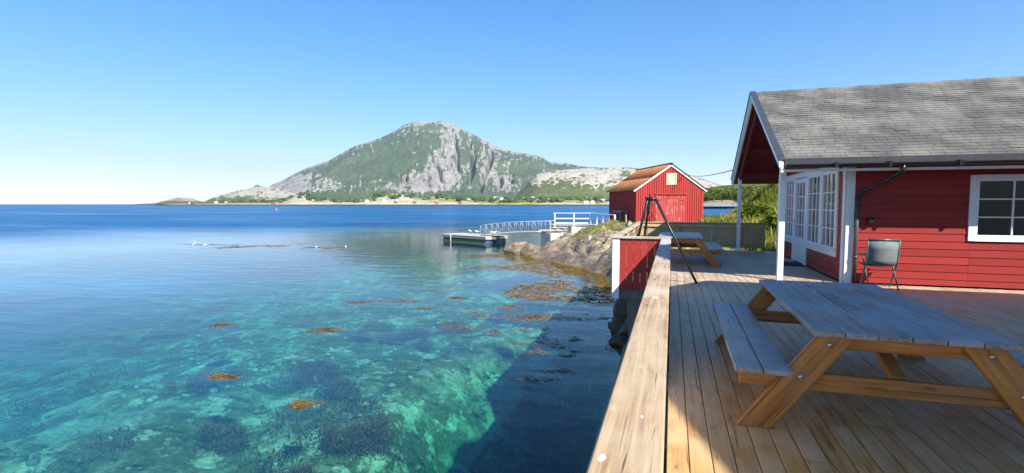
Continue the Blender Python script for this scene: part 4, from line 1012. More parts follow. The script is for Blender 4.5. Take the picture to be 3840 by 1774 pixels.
# ------------------------------------------------------------------ picnic tables
def make_table():
    t = thing("picnic_table", "picnic table", "picnic table")
    TL, TW, TH = 2.48, 1.12, .745
    nb = 6; w = TW / nb
    for k in range(nb):
        bar("top_board", (-TW / 2 + (k + .5) * w, 0, TH - .02), (-TW / 2 + (k + .5) * w, TL, TH - .02), w - .006, .040, "table_top", t, bev=.005)
    for s in (-1, 1):
        for k in range(2):
            x = s * (1.045 - .09 - k * .185)
            bar("seat_board", (x, -.02, .438), (x, TL + .0, .438), .178, .040, "table_top", t, bev=.005)
    for y, o in ((.10, 1), (TL - .10, -1)):
        for s in (-1, 1):
            # slanted plank leg, cut level with the ground and the underside of the top
            x0, x1 = s * .90, s * .40; wl = .115
            V = [(x0 - wl, -.024, 0), (x0 + wl, -.024, 0), (x1 + wl, -.024, TH - .042), (x1 - wl, -.024, TH - .042)]
            V += [(a, .024, c) for (a, b, c) in V]
            L_ = bpy.data.objects.new("leg", None)
            # local Y along the leg, so the grain follows it
            d = Vector((x1 - x0, 0, TH - .042)); L = d.length; ang = math.atan2(d.x, d.z)
            me_v = []
            for (a, b, c) in V:
                p = Vector((a - x0, b, c)); me_v.append((p.x * math.cos(ang) - p.z * math.sin(ang), p.x * math.sin(ang) + p.z * math.cos(ang), b))
            F = [(0, 1, 2, 3), (7, 6, 5, 4), (0, 4, 5, 1), (1, 5, 6, 2), (2, 6, 7, 3), (3, 7, 4, 0)]
            lg = mesh_obj("leg", me_v, F, "table_leg", t)
            bm = bmesh.new(); bm.from_mesh(lg.data); bmesh.ops.bevel(bm, geom=list(bm.edges), offset=.006, segments=1, affect='EDGES'); bmesh.ops.recalc_face_normals(bm, faces=bm.faces); bm.to_mesh(lg.data); bm.free()
            X = Vector((math.cos(ang), 0, -math.sin(ang))); Yv = Vector((math.sin(ang), 0, math.cos(ang))); Z = Vector((0, 1, 0))
            lg.rotation_euler = Matrix((X, Yv, Z)).transposed().to_euler(); lg.location = (x0, y, 0)
            for (zz) in (.40, .64):
                q = zz / (TH - .042); xx = x0 + (x1 - x0) * q
                tube("bolt", [(xx, y - o * .024, zz), (xx, y - o * .036, zz)], .017, "zinc", t, 10)
        yb = y + o * .05
        bar("seat_bearer", (-1.00, yb, .355), (1.00, yb, .355), .046, .122, "table_leg", t, bev=.006)
        bar("top_bearer", (-.52, yb, TH - .095), (.52, yb, TH - .095), .046, .105, "table_leg", t, bev=.006)
        # diagonal strut from the bearer up to the middle of the top
        bar("strut", (0, y + o * .10, .40), (0, y + o * .80, TH - .07), .09, .045, "table_leg", t, up=(0, 0, 1))
    return t
tb = make_table()
tb.location = (1.49, 3.82, 0.0); tb.rotation_euler = (0, 0, R(-.6))
tb["label"] = "big picnic table in the right foreground with orange legs and grey boards"; tb["group"] = "picnic tables on the deck"
tb2 = copy_tree(tb); tb2.location = (.22, 13.72, 0); tb2.rotation_euler = (0, 0, R(-.3))
tb2["label"] = "farther picnic table standing between the tripod and the far fence"
# faded hand lettering on the third board of the near table
g = random.Random(21); V, F = [], []
def stroke(pts, w=.011):
    for (a, b) in zip(pts[:-1], pts[1:]):
        a, b = Vector(a), Vector(b); d = (b - a).normalized(); nrm = Vector((-d.y, d.x)) * w / 2
        i = len(V); V.extend([(a.x - nrm.x, a.y - nrm.y, 0), (b.x - nrm.x, b.y - nrm.y, 0), (b.x + nrm.x, b.y + nrm.y, 0), (a.x + nrm.x, a.y + nrm.y, 0)]); F.append((i, i + 1, i + 2, i + 3))
GLY = {'J': [[(0, .2), (.2, 0), (.5, .05), (.55, 1), (.2, 1)]], 'O': [[(.1, .1), (.6, 0), (.7, .9), (.15, 1), (.1, .1)]], 'K': [[(.1, 0), (.1, 1)], [(.6, 1), (.1, .5), (.65, 0)]],
       'N': [[(.05, 0), (.1, 1), (.6, 0), (.65, 1)]], 'T': [[(0, 1), (.7, 1)], [(.35, 1), (.35, 0)]], 'R': [[(.1, 0), (.1, 1), (.6, .9), (.55, .55), (.1, .5), (.65, 0)]],
       'U': [[(.1, 1), (.1, .1), (.6, 0), (.65, 1)]], 'F': [[(.1, 0), (.1, 1), (.65, 1)], [(.1, .5), (.5, .5)]], 'S': [[(.6, .9), (.2, 1), (.15, .6), (.6, .4), (.5, 0), (.05, .1)]]}
for i, ch in enumerate("JOKNTRUFS"):
    for st in GLY[ch]:
        stroke([(.0 + .12 * py + g.uniform(-.004, .004), -(i * .105 + .085 * px)) for (px, py) in st])
lt = mesh_obj("lettering", [(v[0], v[1], .7461) for v in V], F, "ink_red", tb); lt.location = (-.155, 1.75, 0)

# ------------------------------------------------------------------ iron tripod
AP = Vector((-.42, 10.9, 1.74))
tri = thing("iron_tripod", "black iron cooking tripod with short chain standing astride the deck corner", "tripod", (AP.x, AP.y, 0)); TO = (AP.x, AP.y, 0)
for ft, k in (((.50, 10.80, 0.0), 0), ((-.90, 11.42, 0.0), 1), ((-.69, 12.05, 0.0), 2)):
    ft = Vector(ft); d = (ft - AP).normalized(); top = AP + Vector((.10 if k == 0 else (-.07 if k == 1 else -.03), 0, -.06))
    tube("leg", [top, top.lerp(ft, .5), ft], .027, "black_steel", tri, 8, off=TO)
tube("collar", [(AP.x - .10, AP.y, 1.70), (AP.x + .12, AP.y, 1.70)], .038, "black_steel", tri, 8, off=TO)
tube("spike", [(AP.x - .02, AP.y, 1.72), (AP.x - .04, AP.y, 1.92)], [.022, .003], "black_steel", tri, 6, off=TO)
tube("prong", [(AP.x - .10, AP.y, 1.70), (AP.x - .12, AP.y, 1.79)], [.012, .003], "black_steel", tri, 6, off=TO)
ch = bpy.data.objects.new("chain", None); link(ch, tri); ch.location = (0, 0, 0)
for k in range(12):
    z = 1.64 - k * .038; a = k % 2 * math.pi / 2; sx = .035 * math.sin(k * 1.1)
    tube("link", [(.0 + sx + .016 * math.cos(q) * math.cos(a), .016 * math.cos(q) * math.sin(a), z + .026 * math.sin(q)) for q in np.linspace(0, 2 * math.pi, 9)], .0055, "black_steel", ch, 5)
tube("hook", [(.03 + .05 * math.cos(q), 0, 1.30 - .05 * math.sin(q)) for q in np.linspace(-1.5, 3.0, 9)], .008, "black_steel", tri, 5)

# ------------------------------------------------------------------ cabin
CX, CY0, CY1, RY = 3.34, 11.74, 18.46, 15.1          # seaward wall, near and far wall, ridge
GX_, RZ = 1.98, 4.56                                   # gable edge of the roof, ridge height (top of shingles)
EY0, EZ = 11.0, 2.45; EY1 = 19.2                       # eaves
XE = 10.6
cab = thing("cabin", "red timber cabin with white trim, grey shingle roof and open gabled porch", "cabin", (CX, CY0, 0)); CO = (CX, CY0, 0)
V3 = lambda x, y, z: Vector((x, y, z))
SLV = V3(0, RY - EY0, RZ - EZ); SL = SLV.length; sdir = SLV.normalized(); snor = V3(0, -sdir.z, sdir.y)
# -- walls
def empty_part(name, parent=None):
    o = bpy.data.objects.new(name, None); link(o, parent or cab); return o
def siding(name, axis, fixed, a, b, z0, z1, parent, inv, rowh=.147):
    """one lapped board after another; axis along which the boards run"""
    k0, k1 = math.floor(z0 / rowh + 1e-6), math.ceil(z1 / rowh - 1e-6)
    for k in range(k0, k1):
        za, zb = max(z0, k * rowh), min(z1, (k + 1) * rowh)
        if zb - za < .02: continue
        cuts = [a, b]
        if b - a > 2.2:                              # longer runs are pieced together from shorter boards
            cuts = [a] + sorted(q for q in (a + rnd.uniform(.12, .88) * (b - a) for _ in range(2)) ) + [b]
        for q0, q1 in zip(cuts[:-1], cuts[1:]):
            if q1 - q0 > .05: one_board(name, axis, fixed, q0 + .0015, q1 - .0015, za, zb, parent, rnd.uniform(0, .0022))
def one_board(name, axis, fixed, a, b, za, zb, parent, proud):
        L = b - a; V = []
        # profile: the bottom edge stands proud, the top tucks in behind a narrow groove
        pr = [(0, za), (.026 + proud, za), (.016 + proud, zb - .010), (.006, zb - .008), (.006, zb), (0, zb)]
        n = len(pr); zc = (za + zb) / 2
        for y in (-L / 2, L / 2):
            for (dd, z) in pr: V.append((dd, y, z - zc))
        F = [tuple(range(n))[::-1], tuple(range(n, 2 * n))] + [(i, (i + 1) % n, (i + 1) % n + n, i + n) for i in range(n)]
        o = mesh_obj(name, V, F, "red_paint", parent)
        if axis == 'y':                              # wall facing -X
            o.rotation_euler = (0, 0, math.pi); o.location = V3(fixed, (a + b) / 2, zc) - V3(*CO)
        else:                                        # wall facing -Y
            o.rotation_euler = (0, 0, -math.pi / 2); o.location = V3((a + b) / 2, fixed, zc) - V3(*CO)
wallw = empty_part("porch_wall")
WT, WB = 2.40, .48
box("core", (CX + .30, 15.1, 1.28), (.03, 6.7, 2.55), "room_dark", wallw, off=CO) if False else None
siding("board", 'y', CX, CY0 + .10, 12.17, 0.03, 2.55, wallw, -1)
siding("board", 'y', CX, 12.17, 14.70, 0.03, WB, wallw, -1)
siding("board", 'y', CX, 16.14, 17.43, 0.03, WB, wallw, -1)
siding("board", 'y', CX, 17.43, CY1 - .10, 0.03, 2.55, wallw, -1)
siding("board", 'y', CX, 12.17, 17.43, WT + .02, 2.55, wallw, -1)
# gable above the porch ceiling line
for k in range(14):
    z0 = 2.56 + k * .147; z1 = z0 + .147
    if z1 > RZ - .25: break
    half = (RZ - .22 - z1) / (SLV.z / SLV.y)
    siding("board", 'y', CX, RY - half, RY + half, z0, z1, wallw, -1)
wallf = empty_part("side_wall")
siding("board", 'x', CY0, CX + .10, 5.38, 0.03, 2.44, wallf, -1)
siding("board", 'x', CY0, 5.38, 6.62, 0.03, .92, wallf, -1)
siding("board", 'x', CY0, 5.38, 6.62, 2.12, 2.44, wallf, -1)
siding("board", 'x', CY0, 6.62, XE - .1, 0.03, 2.44, wallf, -1)
siding("board", 'x', CY1 - .03, CX + .10, XE - .1, 0.03, 2.44, wallf, -1)
# inner shell (a room behind the glass)
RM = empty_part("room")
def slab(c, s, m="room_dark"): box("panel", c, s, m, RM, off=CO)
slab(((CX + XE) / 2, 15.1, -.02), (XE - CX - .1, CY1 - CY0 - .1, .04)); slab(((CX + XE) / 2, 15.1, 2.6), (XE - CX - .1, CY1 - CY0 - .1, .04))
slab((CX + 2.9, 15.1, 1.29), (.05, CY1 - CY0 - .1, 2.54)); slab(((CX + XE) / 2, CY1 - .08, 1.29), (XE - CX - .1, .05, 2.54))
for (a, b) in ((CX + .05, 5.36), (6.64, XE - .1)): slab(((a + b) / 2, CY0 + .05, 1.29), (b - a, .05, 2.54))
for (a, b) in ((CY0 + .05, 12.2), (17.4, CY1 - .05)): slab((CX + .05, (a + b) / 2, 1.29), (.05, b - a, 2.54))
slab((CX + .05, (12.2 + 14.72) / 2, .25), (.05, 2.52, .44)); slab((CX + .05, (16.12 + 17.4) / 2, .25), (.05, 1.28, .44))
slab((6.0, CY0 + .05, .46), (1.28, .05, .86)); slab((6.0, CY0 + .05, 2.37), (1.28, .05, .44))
# corner boards
for (x, y, w, up) in ((CX - .012, CY0 + .052, .125, (1, 0, 0)), (CX - .012, CY1 - .05, .125, (1, 0, 0))):
    bar("corner_board", (x - .020, y, 0.0), (x - .020, y, 2.53), w, .032, "white_paint", cab, up=up, off=CO)
bar("corner_board", (CX + .055, CY0 - .032, 0.0), (CX + .055, CY0 - .032, 2.53), .14, .030, "white_paint", cab, up=(0, 1, 0), off=CO)
# -- windows and door on the porch wall
XF = CX - .034
def window(y0, y1, z0, z1, cols, rows, name="window", x=None, parent=None, axis='y', frame_w=.055):
    w = empty_part(name, parent)
    def P(s, z, d): return V3((XF if x is None else x) + d, s, z) if axis == 'y' else V3(s, (CY0 - .034 if x is None else x) + d, z)
    up = (1, 0, 0) if axis == 'y' else (0, 1, 0)
    for (a, b) in (((y0, z0 + frame_w / 2), (y1, z0 + frame_w / 2)), ((y0, z1 - frame_w / 2), (y1, z1 - frame_w / 2))):
        bar("sash", P(a[0], a[1], 0), P(b[0], b[1], 0), frame_w, .045, "white_paint", w, up=up, off=CO)
    for s in (y0 + frame_w / 2, y1 - frame_w / 2):
        bar("sash", P(s, z0 + frame_w, 0), P(s, z1 - frame_w, 0), frame_w, .045, "white_paint", w, up=up, off=CO)
    for c in range(1, cols):
        s = y0 + frame_w + (y1 - y0 - 2 * frame_w) * c / cols
        bar("muntin", P(s, z0 + frame_w, .004), P(s, z1 - frame_w, .004), .026, .026, "white_paint", w, up=up, off=CO, bev=.003)
    for r in range(1, rows):
        z = z0 + frame_w + (z1 - z0 - 2 * frame_w) * r / rows
        bar("muntin", P(y0 + frame_w, z, .0055), P(y1 - frame_w, z, .0055), .026, .022, "white_paint", w, up=up, off=CO, bev=.003)
    bar("pane", P((y0 + y1) / 2, z0 + frame_w, .022), P((y0 + y1) / 2, z1 - frame_w, .022), (y1 - y0 - 2 * frame_w), .004, "window_glass", w, up=up, off=CO, bev=0)
    return w
window(12.27, 13.36, .62, 2.30, 3, 4); window(13.46, 14.64, .62, 2.30, 3, 4); window(16.16, 17.26, .62, 2.30, 3, 4)
door = empty_part("porch_door")
for s in (14.80, 16.02): bar("stile", (XF, s, .02), (XF, s, 2.28), .17, .05, "white_paint", door, up=(1, 0, 0), off=CO)
bar("top_rail", (XF, 14.885, 2.22), (XF, 15.935, 2.22), .12, .05, "white_paint", door, up=(1, 0, 0), off=CO)
bar("bottom_panel", (XF + .008, 15.41, .03), (XF + .008, 15.41, .66), 1.05, .035, "white_paint", door, up=(1, 0, 0), off=CO)
for c in (1, 2): bar("muntin", (XF + .004, 14.885 + 1.05 * c / 3, .67), (XF + .004, 14.885 + 1.05 * c / 3, 2.16), .026, .026, "white_paint", door, up=(1, 0, 0), off=CO, bev=.003)
for r in range(0, 4): bar("muntin", (XF + .0055, 14.885, .675 + 1.49 * r / 4), (XF + .0055, 15.935, .675 + 1.49 * r / 4), .03, .022, "white_paint", door, up=(1, 0, 0), off=CO, bev=.003)
bar("pane", (XF + .022, 15.41, .67), (XF + .022, 15.41, 2.16), 1.05, .004, "window_glass", door, up=(1, 0, 0), off=CO, bev=0)
tube("handle", [(XF - .03, 15.98, 1.12), (XF - .075, 15.98, 1.12), (XF - .075, 15.86, 1.12)], .012, "black_steel", door, 6, off=CO)
fr = empty_part("window_trim")
bar("head_board", (XF - .006, 12.17, WT - .05), (XF - .006, 17.43, WT - .05), .10, .04, "white_paint", fr, up=(1, 0, 0), off=CO)
bar("drip_cap", (XF - .02, 12.15, WT + .012), (XF - .02, 17.45, WT + .012), .024, .08, "white_paint", fr, up=(1, 0, 0), off=CO)
for (s, z0) in ((12.22, WB), (13.41, .62), (14.68, .0), (16.13, .0), (17.35, WB)): bar("casing", (XF - .006, s, z0 + .002), (XF - .006, s, WT - .10), .09 if s != 17.35 else .16, .04, "white_paint", fr, up=(1, 0, 0), off=CO)
for (a, b) in ((12.17, 14.635), (16.175, 17.43)):
    bar("apron_board", (XF - .006, a, .545), (XF - .006, b, .545), .13, .036, "white_paint", fr, up=(1, 0, 0), off=CO)
    bar("sill", (XF - .03, a, .625), (XF - .03, b, .625), .028, .10, "white_paint", fr, up=(1, 0, 0), off=CO)
window(5.42, 6.58, .96, 2.08, 2, 3, axis='x', parent=cab)
bar("casing", (5.38, CY0 - .036, .9), (5.38, CY0 - .036, 2.14), .09, .036, "white_paint", fr, up=(0, 1, 0), off=CO); bar("casing", (6.62, CY0 - .036, .9), (6.62, CY0 - .036, 2.14), .09, .036, "white_paint", fr, up=(0, 1, 0), off=CO)
bar("casing", (5.425, CY0 - .036, 2.11), (6.575, CY0 - .036, 2.11), .07, .036, "white_paint", fr, up=(0, 1, 0), off=CO); bar("casing", (5.425, CY0 - .036, .93), (6.575, CY0 - .036, .93), .07, .036, "white_paint", fr, up=(0, 1, 0), off=CO)
# curtains behind the glass
def curtain(y0, y1, z0, z1, x):
    n = 40; V = []; F = []
    for i in range(n + 1):
        y = y0 + (y1 - y0) * i / n; d = .025 * math.sin(i * 1.35) + .01 * math.sin(i * 3.7)
        V += [(x + d, y, z0), (x + d, y, z1), (x + d + .004, y, z0), (x + d + .004, y, z1)]
    for i in range(n): a = i * 4; F += [(a, a + 1, a + 5, a + 4), (a + 2, a + 6, a + 7, a + 3)]
    return mesh_obj("curtain", [tuple(np.array(v) - np.array(CO)) for v in V], F, "curtain", RM, True)
for (a, b) in ((13.2, 13.36), (14.42, 14.64), (13.46, 13.58)): curtain(a, b, .62, 2.3, CX + .16)
# -- roof
roof = empty_part("roof")
tck = .13
for s in (0, 1):
    ey = EY0 if s == 0 else EY1
    d = V3(0, RY - ey, RZ - EZ); nn = V3(0, -d.z, d.y) if s == 0 else V3(0, d.z, -d.y); nn.normalize()
    if nn.z < 0: nn = -nn
    a = V3(0, ey, EZ) - nn * (tck / 2 + .012); b = V3(0, RY, RZ) - nn * (tck / 2 + .012)
    poly = [(ey, EZ - .02), (RY, RZ - .02), (RY, RZ - .02 - tck / nn.z), (ey, EZ - .02 - tck / nn.z)]
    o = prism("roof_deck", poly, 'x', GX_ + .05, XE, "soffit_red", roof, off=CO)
# shingle courses (tabs) on the near slope; the far slope gets the same, joined
EXPO, TW_ = .15, .22
def shingle_verts(x0, l0, wid, ragged):
    """one tab: lower edge at l0 along the slope; origin of slope = near eave"""
    o = V3(0, EY0, EZ); tp = EXPO * 1.55; th = .006
    lo = .012 + ragged
    c = [(x0 + .003, l0, lo), (x0 + wid - .003, l0 + .0, lo), (x0 + wid - .004, l0 + tp, .002), (x0 + .004, l0 + tp, .002)]
    top = [o + V3(x, 0, 0) + sdir * l + snor * h for (x, l, h) in c]; bot = [p - snor * .010 for p in top]
    return top + bot
SF_ = [(0, 1, 2, 3), (4, 7, 6, 5), (0, 4, 5, 1), (1, 5, 6, 2), (3, 2, 6, 7), (0, 3, 7, 4)]
rows = int(SL / EXPO); allt = []
for r in range(rows):
    x = GX_ + .06 - rnd.uniform(0, TW_)
    while x < XE:
        xa, xb = max(x, GX_ + .05), min(x + TW_, XE)
        if xb - xa > .05: allt.append((r, xa, xb - xa))
        x += TW_
allt.sort(key=lambda a: a[1]); VS, FS = [], []
for i, (r, xa, w) in enumerate(allt):
    V = shingle_verts(xa, r * EXPO - .02, w, rnd.uniform(0, .003) + (.007 if rnd.random() < .06 else 0))
    if i < 296:
        c = V[0]; mesh_obj("shingle", [v - c for v in V], SF_, "shingle", roof).location = c - V3(*CO)
    else:
        k = len(VS); VS += [v - V3(*CO) for v in V]; FS += [tuple(q + k for q in f) for f in SF_]
oo = mesh_obj("shingle_courses", VS, FS, "shingle", roof); oo["kind"] = "stuff"
VS, FS = [], []
for r in range(rows):
    for k in range(39):
        V = shingle_verts(GX_ + .06 + k * TW_ - (r % 2) * .1, r * EXPO - .02, TW_, rnd.uniform(0, .006))
        V = [V3(v.x, 2 * RY - v.y, v.z) - V3(*CO) for v in V]; q = len(VS); VS += V; FS += [tuple(z + q for z in f[::-1]) for f in SF_]
oo = mesh_obj("shingle_courses", VS, FS, "shingle", roof); oo["kind"] = "stuff"
for k in range(39):
    x = GX_ + .05 + k * TW_
    prism("ridge_shingle", [(RY - .14, RZ - .055 + .004 * (k % 2)), (RY, RZ + .028 + .004 * (k % 2)), (RY + .14, RZ - .055 + .004 * (k % 2)), (RY + .14, RZ - .07), (RY, RZ + .008), (RY - .14, RZ - .07)], 'x', x, x + TW_ - .004, "shingle", roof, off=CO)
# eaves: flashing, gutter, soffit strip
bar("eave_flashing", (GX_ + .07, EY0 - .015, EZ - .055), (XE, EY0 - .015, EZ - .055), .02, .16, "edge_metal", cab, off=CO)
GV, GF = [], []
ga_ = np.linspace(math.pi, 2 * math.pi, 9)
for x in (GX_ + .08, XE):
    for rad in (.062, .055):
        for a in ga_: GV.append((x - CO[0], EY0 - .085 + rad * math.cos(a) - CO[1], EZ - .10 + rad * math.sin(a)))
n9 = 9
for i in range(n9 - 1):
    GF += [(i, i + 1, i + 1 + 18, i + 18), (9 + i, 9 + i + 18, 10 + i + 18, 10 + i)]
GF += [(0, 18, 27, 9), (8, 17, 35, 26), tuple(range(0, 9)) + tuple(range(17, 8, -1)), tuple(range(26, 17, -1)) + tuple(range(27, 36))]
gut = mesh_obj("gutter", GV, GF, "black_plastic", cab)
for x in (2.9, 3.75, 4.8, 5.9, 7.0): box("gutter_bracket", (x, EY0 - .085, EZ - .125), (.05, .14, .10), "black_plastic", gut, off=CO)
bar("soffit_strip", (GX_ + .08, EY0 + .10, EZ - .205), (XE, EY0 + .10, EZ - .205), .10, .05, "white_paint", cab, off=CO)
tube("downpipe", [(3.98, EY0 - .08, EZ - .15), (3.97, EY0 - .05, EZ - .27), (3.80, EY0 + .22, EZ - .42), (3.56, CY0 - .10, EZ - .62), (3.50, CY0 - .10, EZ - .75)], .040, "black_plastic", cab, 10, off=CO)
tube("downpipe", [(3.50, CY0 - .10, EZ - .72), (3.495, CY0 - .10, 1.0), (3.49, CY0 - .10, .02)], .036, "pipe_grey", cab, 10, off=CO)
for z in (1.62, .55): tube("pipe_clamp", [(3.495, CY0 - .10, z - .02), (3.495, CY0 - .10, z + .02)], .046, "pipe_grey", cab, 10, off=CO)
# gable: layered bargeboards, metal edge, porch frame
for s in (0, 1):
    ey = EY0 - .05 if s == 0 else EY1 + .05
    d = V3(0, RY - ey, RZ - EZ + .03); dn = d.normalized(); nn = V3(0, -dn.z, dn.y) * (1 if s == 0 else 1)
    if nn.z < 0: nn = -nn
    a, b = V3(0, ey, EZ - .03), V3(0, RY, RZ)
    a = a - dn * .04
    ext = dn * (.0)
    def brd(nm, x, drop, h, th, m):
        # cut plumb at the ridge
        p = [(a.y, a.z - drop), (b.y, b.z - drop), (b.y, b.z - drop - h / nn.z), (a.y, a.z - drop - h / nn.z)]
        prism(nm, p, 'x', x - th / 2, x + th / 2, m, cab, off=CO)
    brd("barge_board", GX_ + .025, .0, .175, .04, "white_paint")
    brd("barge_board", GX_ - .012, -.02, .105, .032, "white_paint")
    brd("barge_cap", GX_ + .015, -.055, .026, .13, "edge_metal")
    # tip returns
bar("porch_post", (2.165, CY0 - .04, 0), (2.165, CY0 - .04, 2.44), .112, .112, "white_paint", cab, up=(0, 1, 0), off=CO)
bar("porch_post", (2.155, 18.62, 0), (2.155, 18.62, 2.46), .112, .112, "white_paint", cab, up=(0, 1, 0), off=CO)
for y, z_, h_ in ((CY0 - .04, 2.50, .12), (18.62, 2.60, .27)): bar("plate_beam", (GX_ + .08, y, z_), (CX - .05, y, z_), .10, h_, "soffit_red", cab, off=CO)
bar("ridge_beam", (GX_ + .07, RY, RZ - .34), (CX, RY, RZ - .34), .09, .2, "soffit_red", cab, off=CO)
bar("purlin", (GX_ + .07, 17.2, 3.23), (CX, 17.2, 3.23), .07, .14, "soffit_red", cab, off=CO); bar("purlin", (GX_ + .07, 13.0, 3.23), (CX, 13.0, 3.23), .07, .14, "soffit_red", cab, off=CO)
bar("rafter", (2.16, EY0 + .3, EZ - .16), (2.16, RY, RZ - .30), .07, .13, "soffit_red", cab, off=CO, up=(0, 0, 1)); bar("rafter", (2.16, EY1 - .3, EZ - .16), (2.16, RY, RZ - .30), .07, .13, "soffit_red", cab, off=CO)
box("wall_fitting", (3.74, CY0 - .07, 1.27), (.10, .12, .12), "black_plastic", cab, off=CO, bev=.02)  # small plain dark block on the side wall

dm = thing("doormat", "black rubber doormat on the deck before the cabin's white door", "doormat", (3.03, 15.0, .006)); box("mat", (0, 0, .008), (.52, .95, .016), "mat_rubber", dm, bev=.004)

# folded garden chair by the side wall
gc = thing("garden_chair", "dark green framed garden chair with grey sling beside the downpipe", "chair", (3.78, 11.22, 0))
for s in (-1, 1):
    tube("frame", [(s * .25, .22, .012), (s * .25, -.06, .45), (s * .25, -.16, .93)], .014, "green_tube", gc, 8)
    tube("leg", [(s * .23, -.24, .012), (s * .23, .08, .45), (s * .23, .20, .60)], .013, "green_tube", gc, 8)
    tube("armrest", [(s * .26, -.10, .64), (s * .26, .26, .63)], .016, "green_tube", gc, 8)
tube("crossbar", [(-.25, -.16, .93), (.25, -.16, .93)], .022, "green_tube", gc, 8)
tube("foot_bar", [(-.23, -.2, .09), (.23, -.2, .09)], .012, "rail_metal", gc, 6)
def sling(pts, w, m, nm):
    V = []; F = []
    for (y, z) in pts:
        for x in (-w, 0, w): V.append((x, y, z - (.02 if x == 0 else 0)))
    n = len(V)
    for i in range(len(pts) - 1):
        for k in range(2): a = i * 3 + k; F.append((a, a + 1, a + 4, a + 3))
    o = mesh_obj(nm, V, F, m, gc, True); md = o.modifiers.new("thick", 'SOLIDIFY'); md.thickness = .012; return o
sling([(-.155, .92), (-.12, .75), (-.08, .55), (-.06, .46)], .235, "grey_fabric", "back_sling"); sling([(-.06, .45), (.10, .43), (.34, .46)], .235, "dark_fabric", "seat_sling")

# neighbouring cabin (out of the frame on the right: its roof throws the big shade on the deck)
NX, NY0, NY1, NE = 5.35, -2.03, 7.23, 5.6; NR = 8.15; NXE = 15.0; nyr = (NY0 + NY1) / 2
nc = thing("neighbour_cabin", "tall cream neighbouring cabin standing right of the camera by the deck", "cabin", (NX + .5, nyr, 0)); NO = (NX + .5, nyr, 0)
prism("wall", [(NY0 + .5, 0.0), (NY1 - .5, 0.0), (NY1 - .5, NE + .1), (nyr, NR - .25), (NY0 + .5, NE + .1)], 'x', NX + .45, NXE - .3, "cream_panel", nc, off=NO)
for s in (0, 1):
    ye = NY0 if s == 0 else NY1
    prism("roof", [(ye, NE), (nyr, NR), (nyr, NR - .16), (ye, NE - .16)], 'x', NX, NXE, "shingle", nc, off=NO)
    prism("barge_board", [(ye, NE - .002), (nyr, NR - .002), (nyr, NR - .26), (ye, NE - .26)], 'x', NX - .035, NX - .002, "white_paint", nc, off=NO)
for (y, z) in ((.6, 1.0), (4.0, 1.0), (.6, 3.7), (4.0, 3.7)):
    w_ = box("window", (NX + .435, y, z + .6), (.05, 1.2, 1.2), "white_paint", nc, off=NO, bev=.01); box("pane", (-.03, 0, 0), (.012, 1.04, 1.04), "house_glass", w_)
for y in (NY0 + .56, NY1 - .56): bar("corner_board", (NX + .43, y, 0), (NX + .43, y, NE), .14, .035, "white_paint", nc, up=(1, 0, 0), off=NO)

# bird droppings on the cap
def blotch(c, r, seed, stretch, label):
    g = random.Random(seed); V = [(0, 0, .0016)]; n = 14
    for k in range(n):
        a = k * 2 * math.pi / n; q = r * g.uniform(.6, 1.15); V.append((q * math.cos(a), q * math.sin(a) * stretch, .0006))
    F = [(0, 1 + k, 1 + (k + 1) % n) for k in range(n)]
    o = mesh_obj("bird_dropping", V, F, "dropping", None, True); o.location = c; return tag(o, label, "dropping")
blotch((-.158, 1.26, CAPH), .010, 5, 1.9, "large white bird dropping on the near end of the railing cap")
blotch((-.10, 3.6, CAPH), .017, 2, 1.5, "pale bird dropping halfway along the railing cap")
blotch((-.075, 1.55, CAPH), .006, 3, 1.3, "small white bird dropping beyond the large one on the cap")

# ------------------------------------------------------------------ grass and shrubs
def grass_field(name, label, n, region, hmin, hmax, w, seed, cond):
    g = np.random.default_rng(seed)
    x = g.uniform(region[0], region[1], n); y = g.uniform(region[2], region[3], n)
    z, s = terrain(x, y); ok = cond(x, y, z, s) & (fbm(x * .5, y * .5, 61, 3) > g.uniform(.25, .62, n))
    x, y, z = x[ok], y[ok], z[ok]; m = len(x)
    a = g.uniform(0, 2 * math.pi, m); h = g.uniform(hmin, hmax, m) * (0.5 + fbm(x * .3, y * .3, 66, 3)); ww = w * g.uniform(.6, 1.4, m)
    dx, dy = np.cos(a), np.sin(a); lean = g.uniform(.1, .6, m) * h; la = g.uniform(0, 2 * math.pi, m)
    B = np.stack([x, y, z - .05], 1); D = np.stack([dx, dy, 0 * dx], 1) * ww[:, None]
    T = B + np.stack([lean * np.cos(la), lean * np.sin(la), h], 1)
    M = (B + T) / 2 + np.array([0, 0, .06])
    V = np.stack([B - D, B + D, M + D * .7, T, M - D * .7], 1).reshape(-1, 3)
    F = np.concatenate([np.stack([np.arange(m) * 5, np.arange(m) * 5 + 1, np.arange(m) * 5 + 2, np.arange(m) * 5 + 4], 1),
                        np.stack([np.arange(m) * 5 + 4, np.arange(m) * 5 + 2, np.arange(m) * 5 + 3, np.arange(m) * 5 + 3], 1)])
    tint = np.clip(fbm(x * .22, y * .22, 68, 4) * 1.5 - .3 + g.normal(0, .16, m), 0, 1)
    V4 = V; Fq = F[:m]; Ft = F[m:, :3]
    me = bpy.data.meshes.new(name)
    Ftri = np.concatenate([Fq[:, [0, 1, 2]], Fq[:, [0, 2, 3]], Ft])
    o = arr_obj(name, V4, Ftri, "grass_blades", {"tint": np.repeat(tint, 5)}); kind(o, "stuff", label); return o
grass_field("bank_grass", "long yellow green grass on the bank behind the cabin", 90000, (2.5, 22, 19.8, 64), .25, .75, .030, 5, lambda x, y, z, s: (s > 1.5))
grass_field("rock_grass", "tufts of grass on top of the shore rocks", 26000, (-8, 3, 20, 44), .08, .24, .016, 6, lambda x, y, z, s: (s > 2.0) & (fbm(x * .4, y * .4, 12, 3) > .40) & (z > -.75))
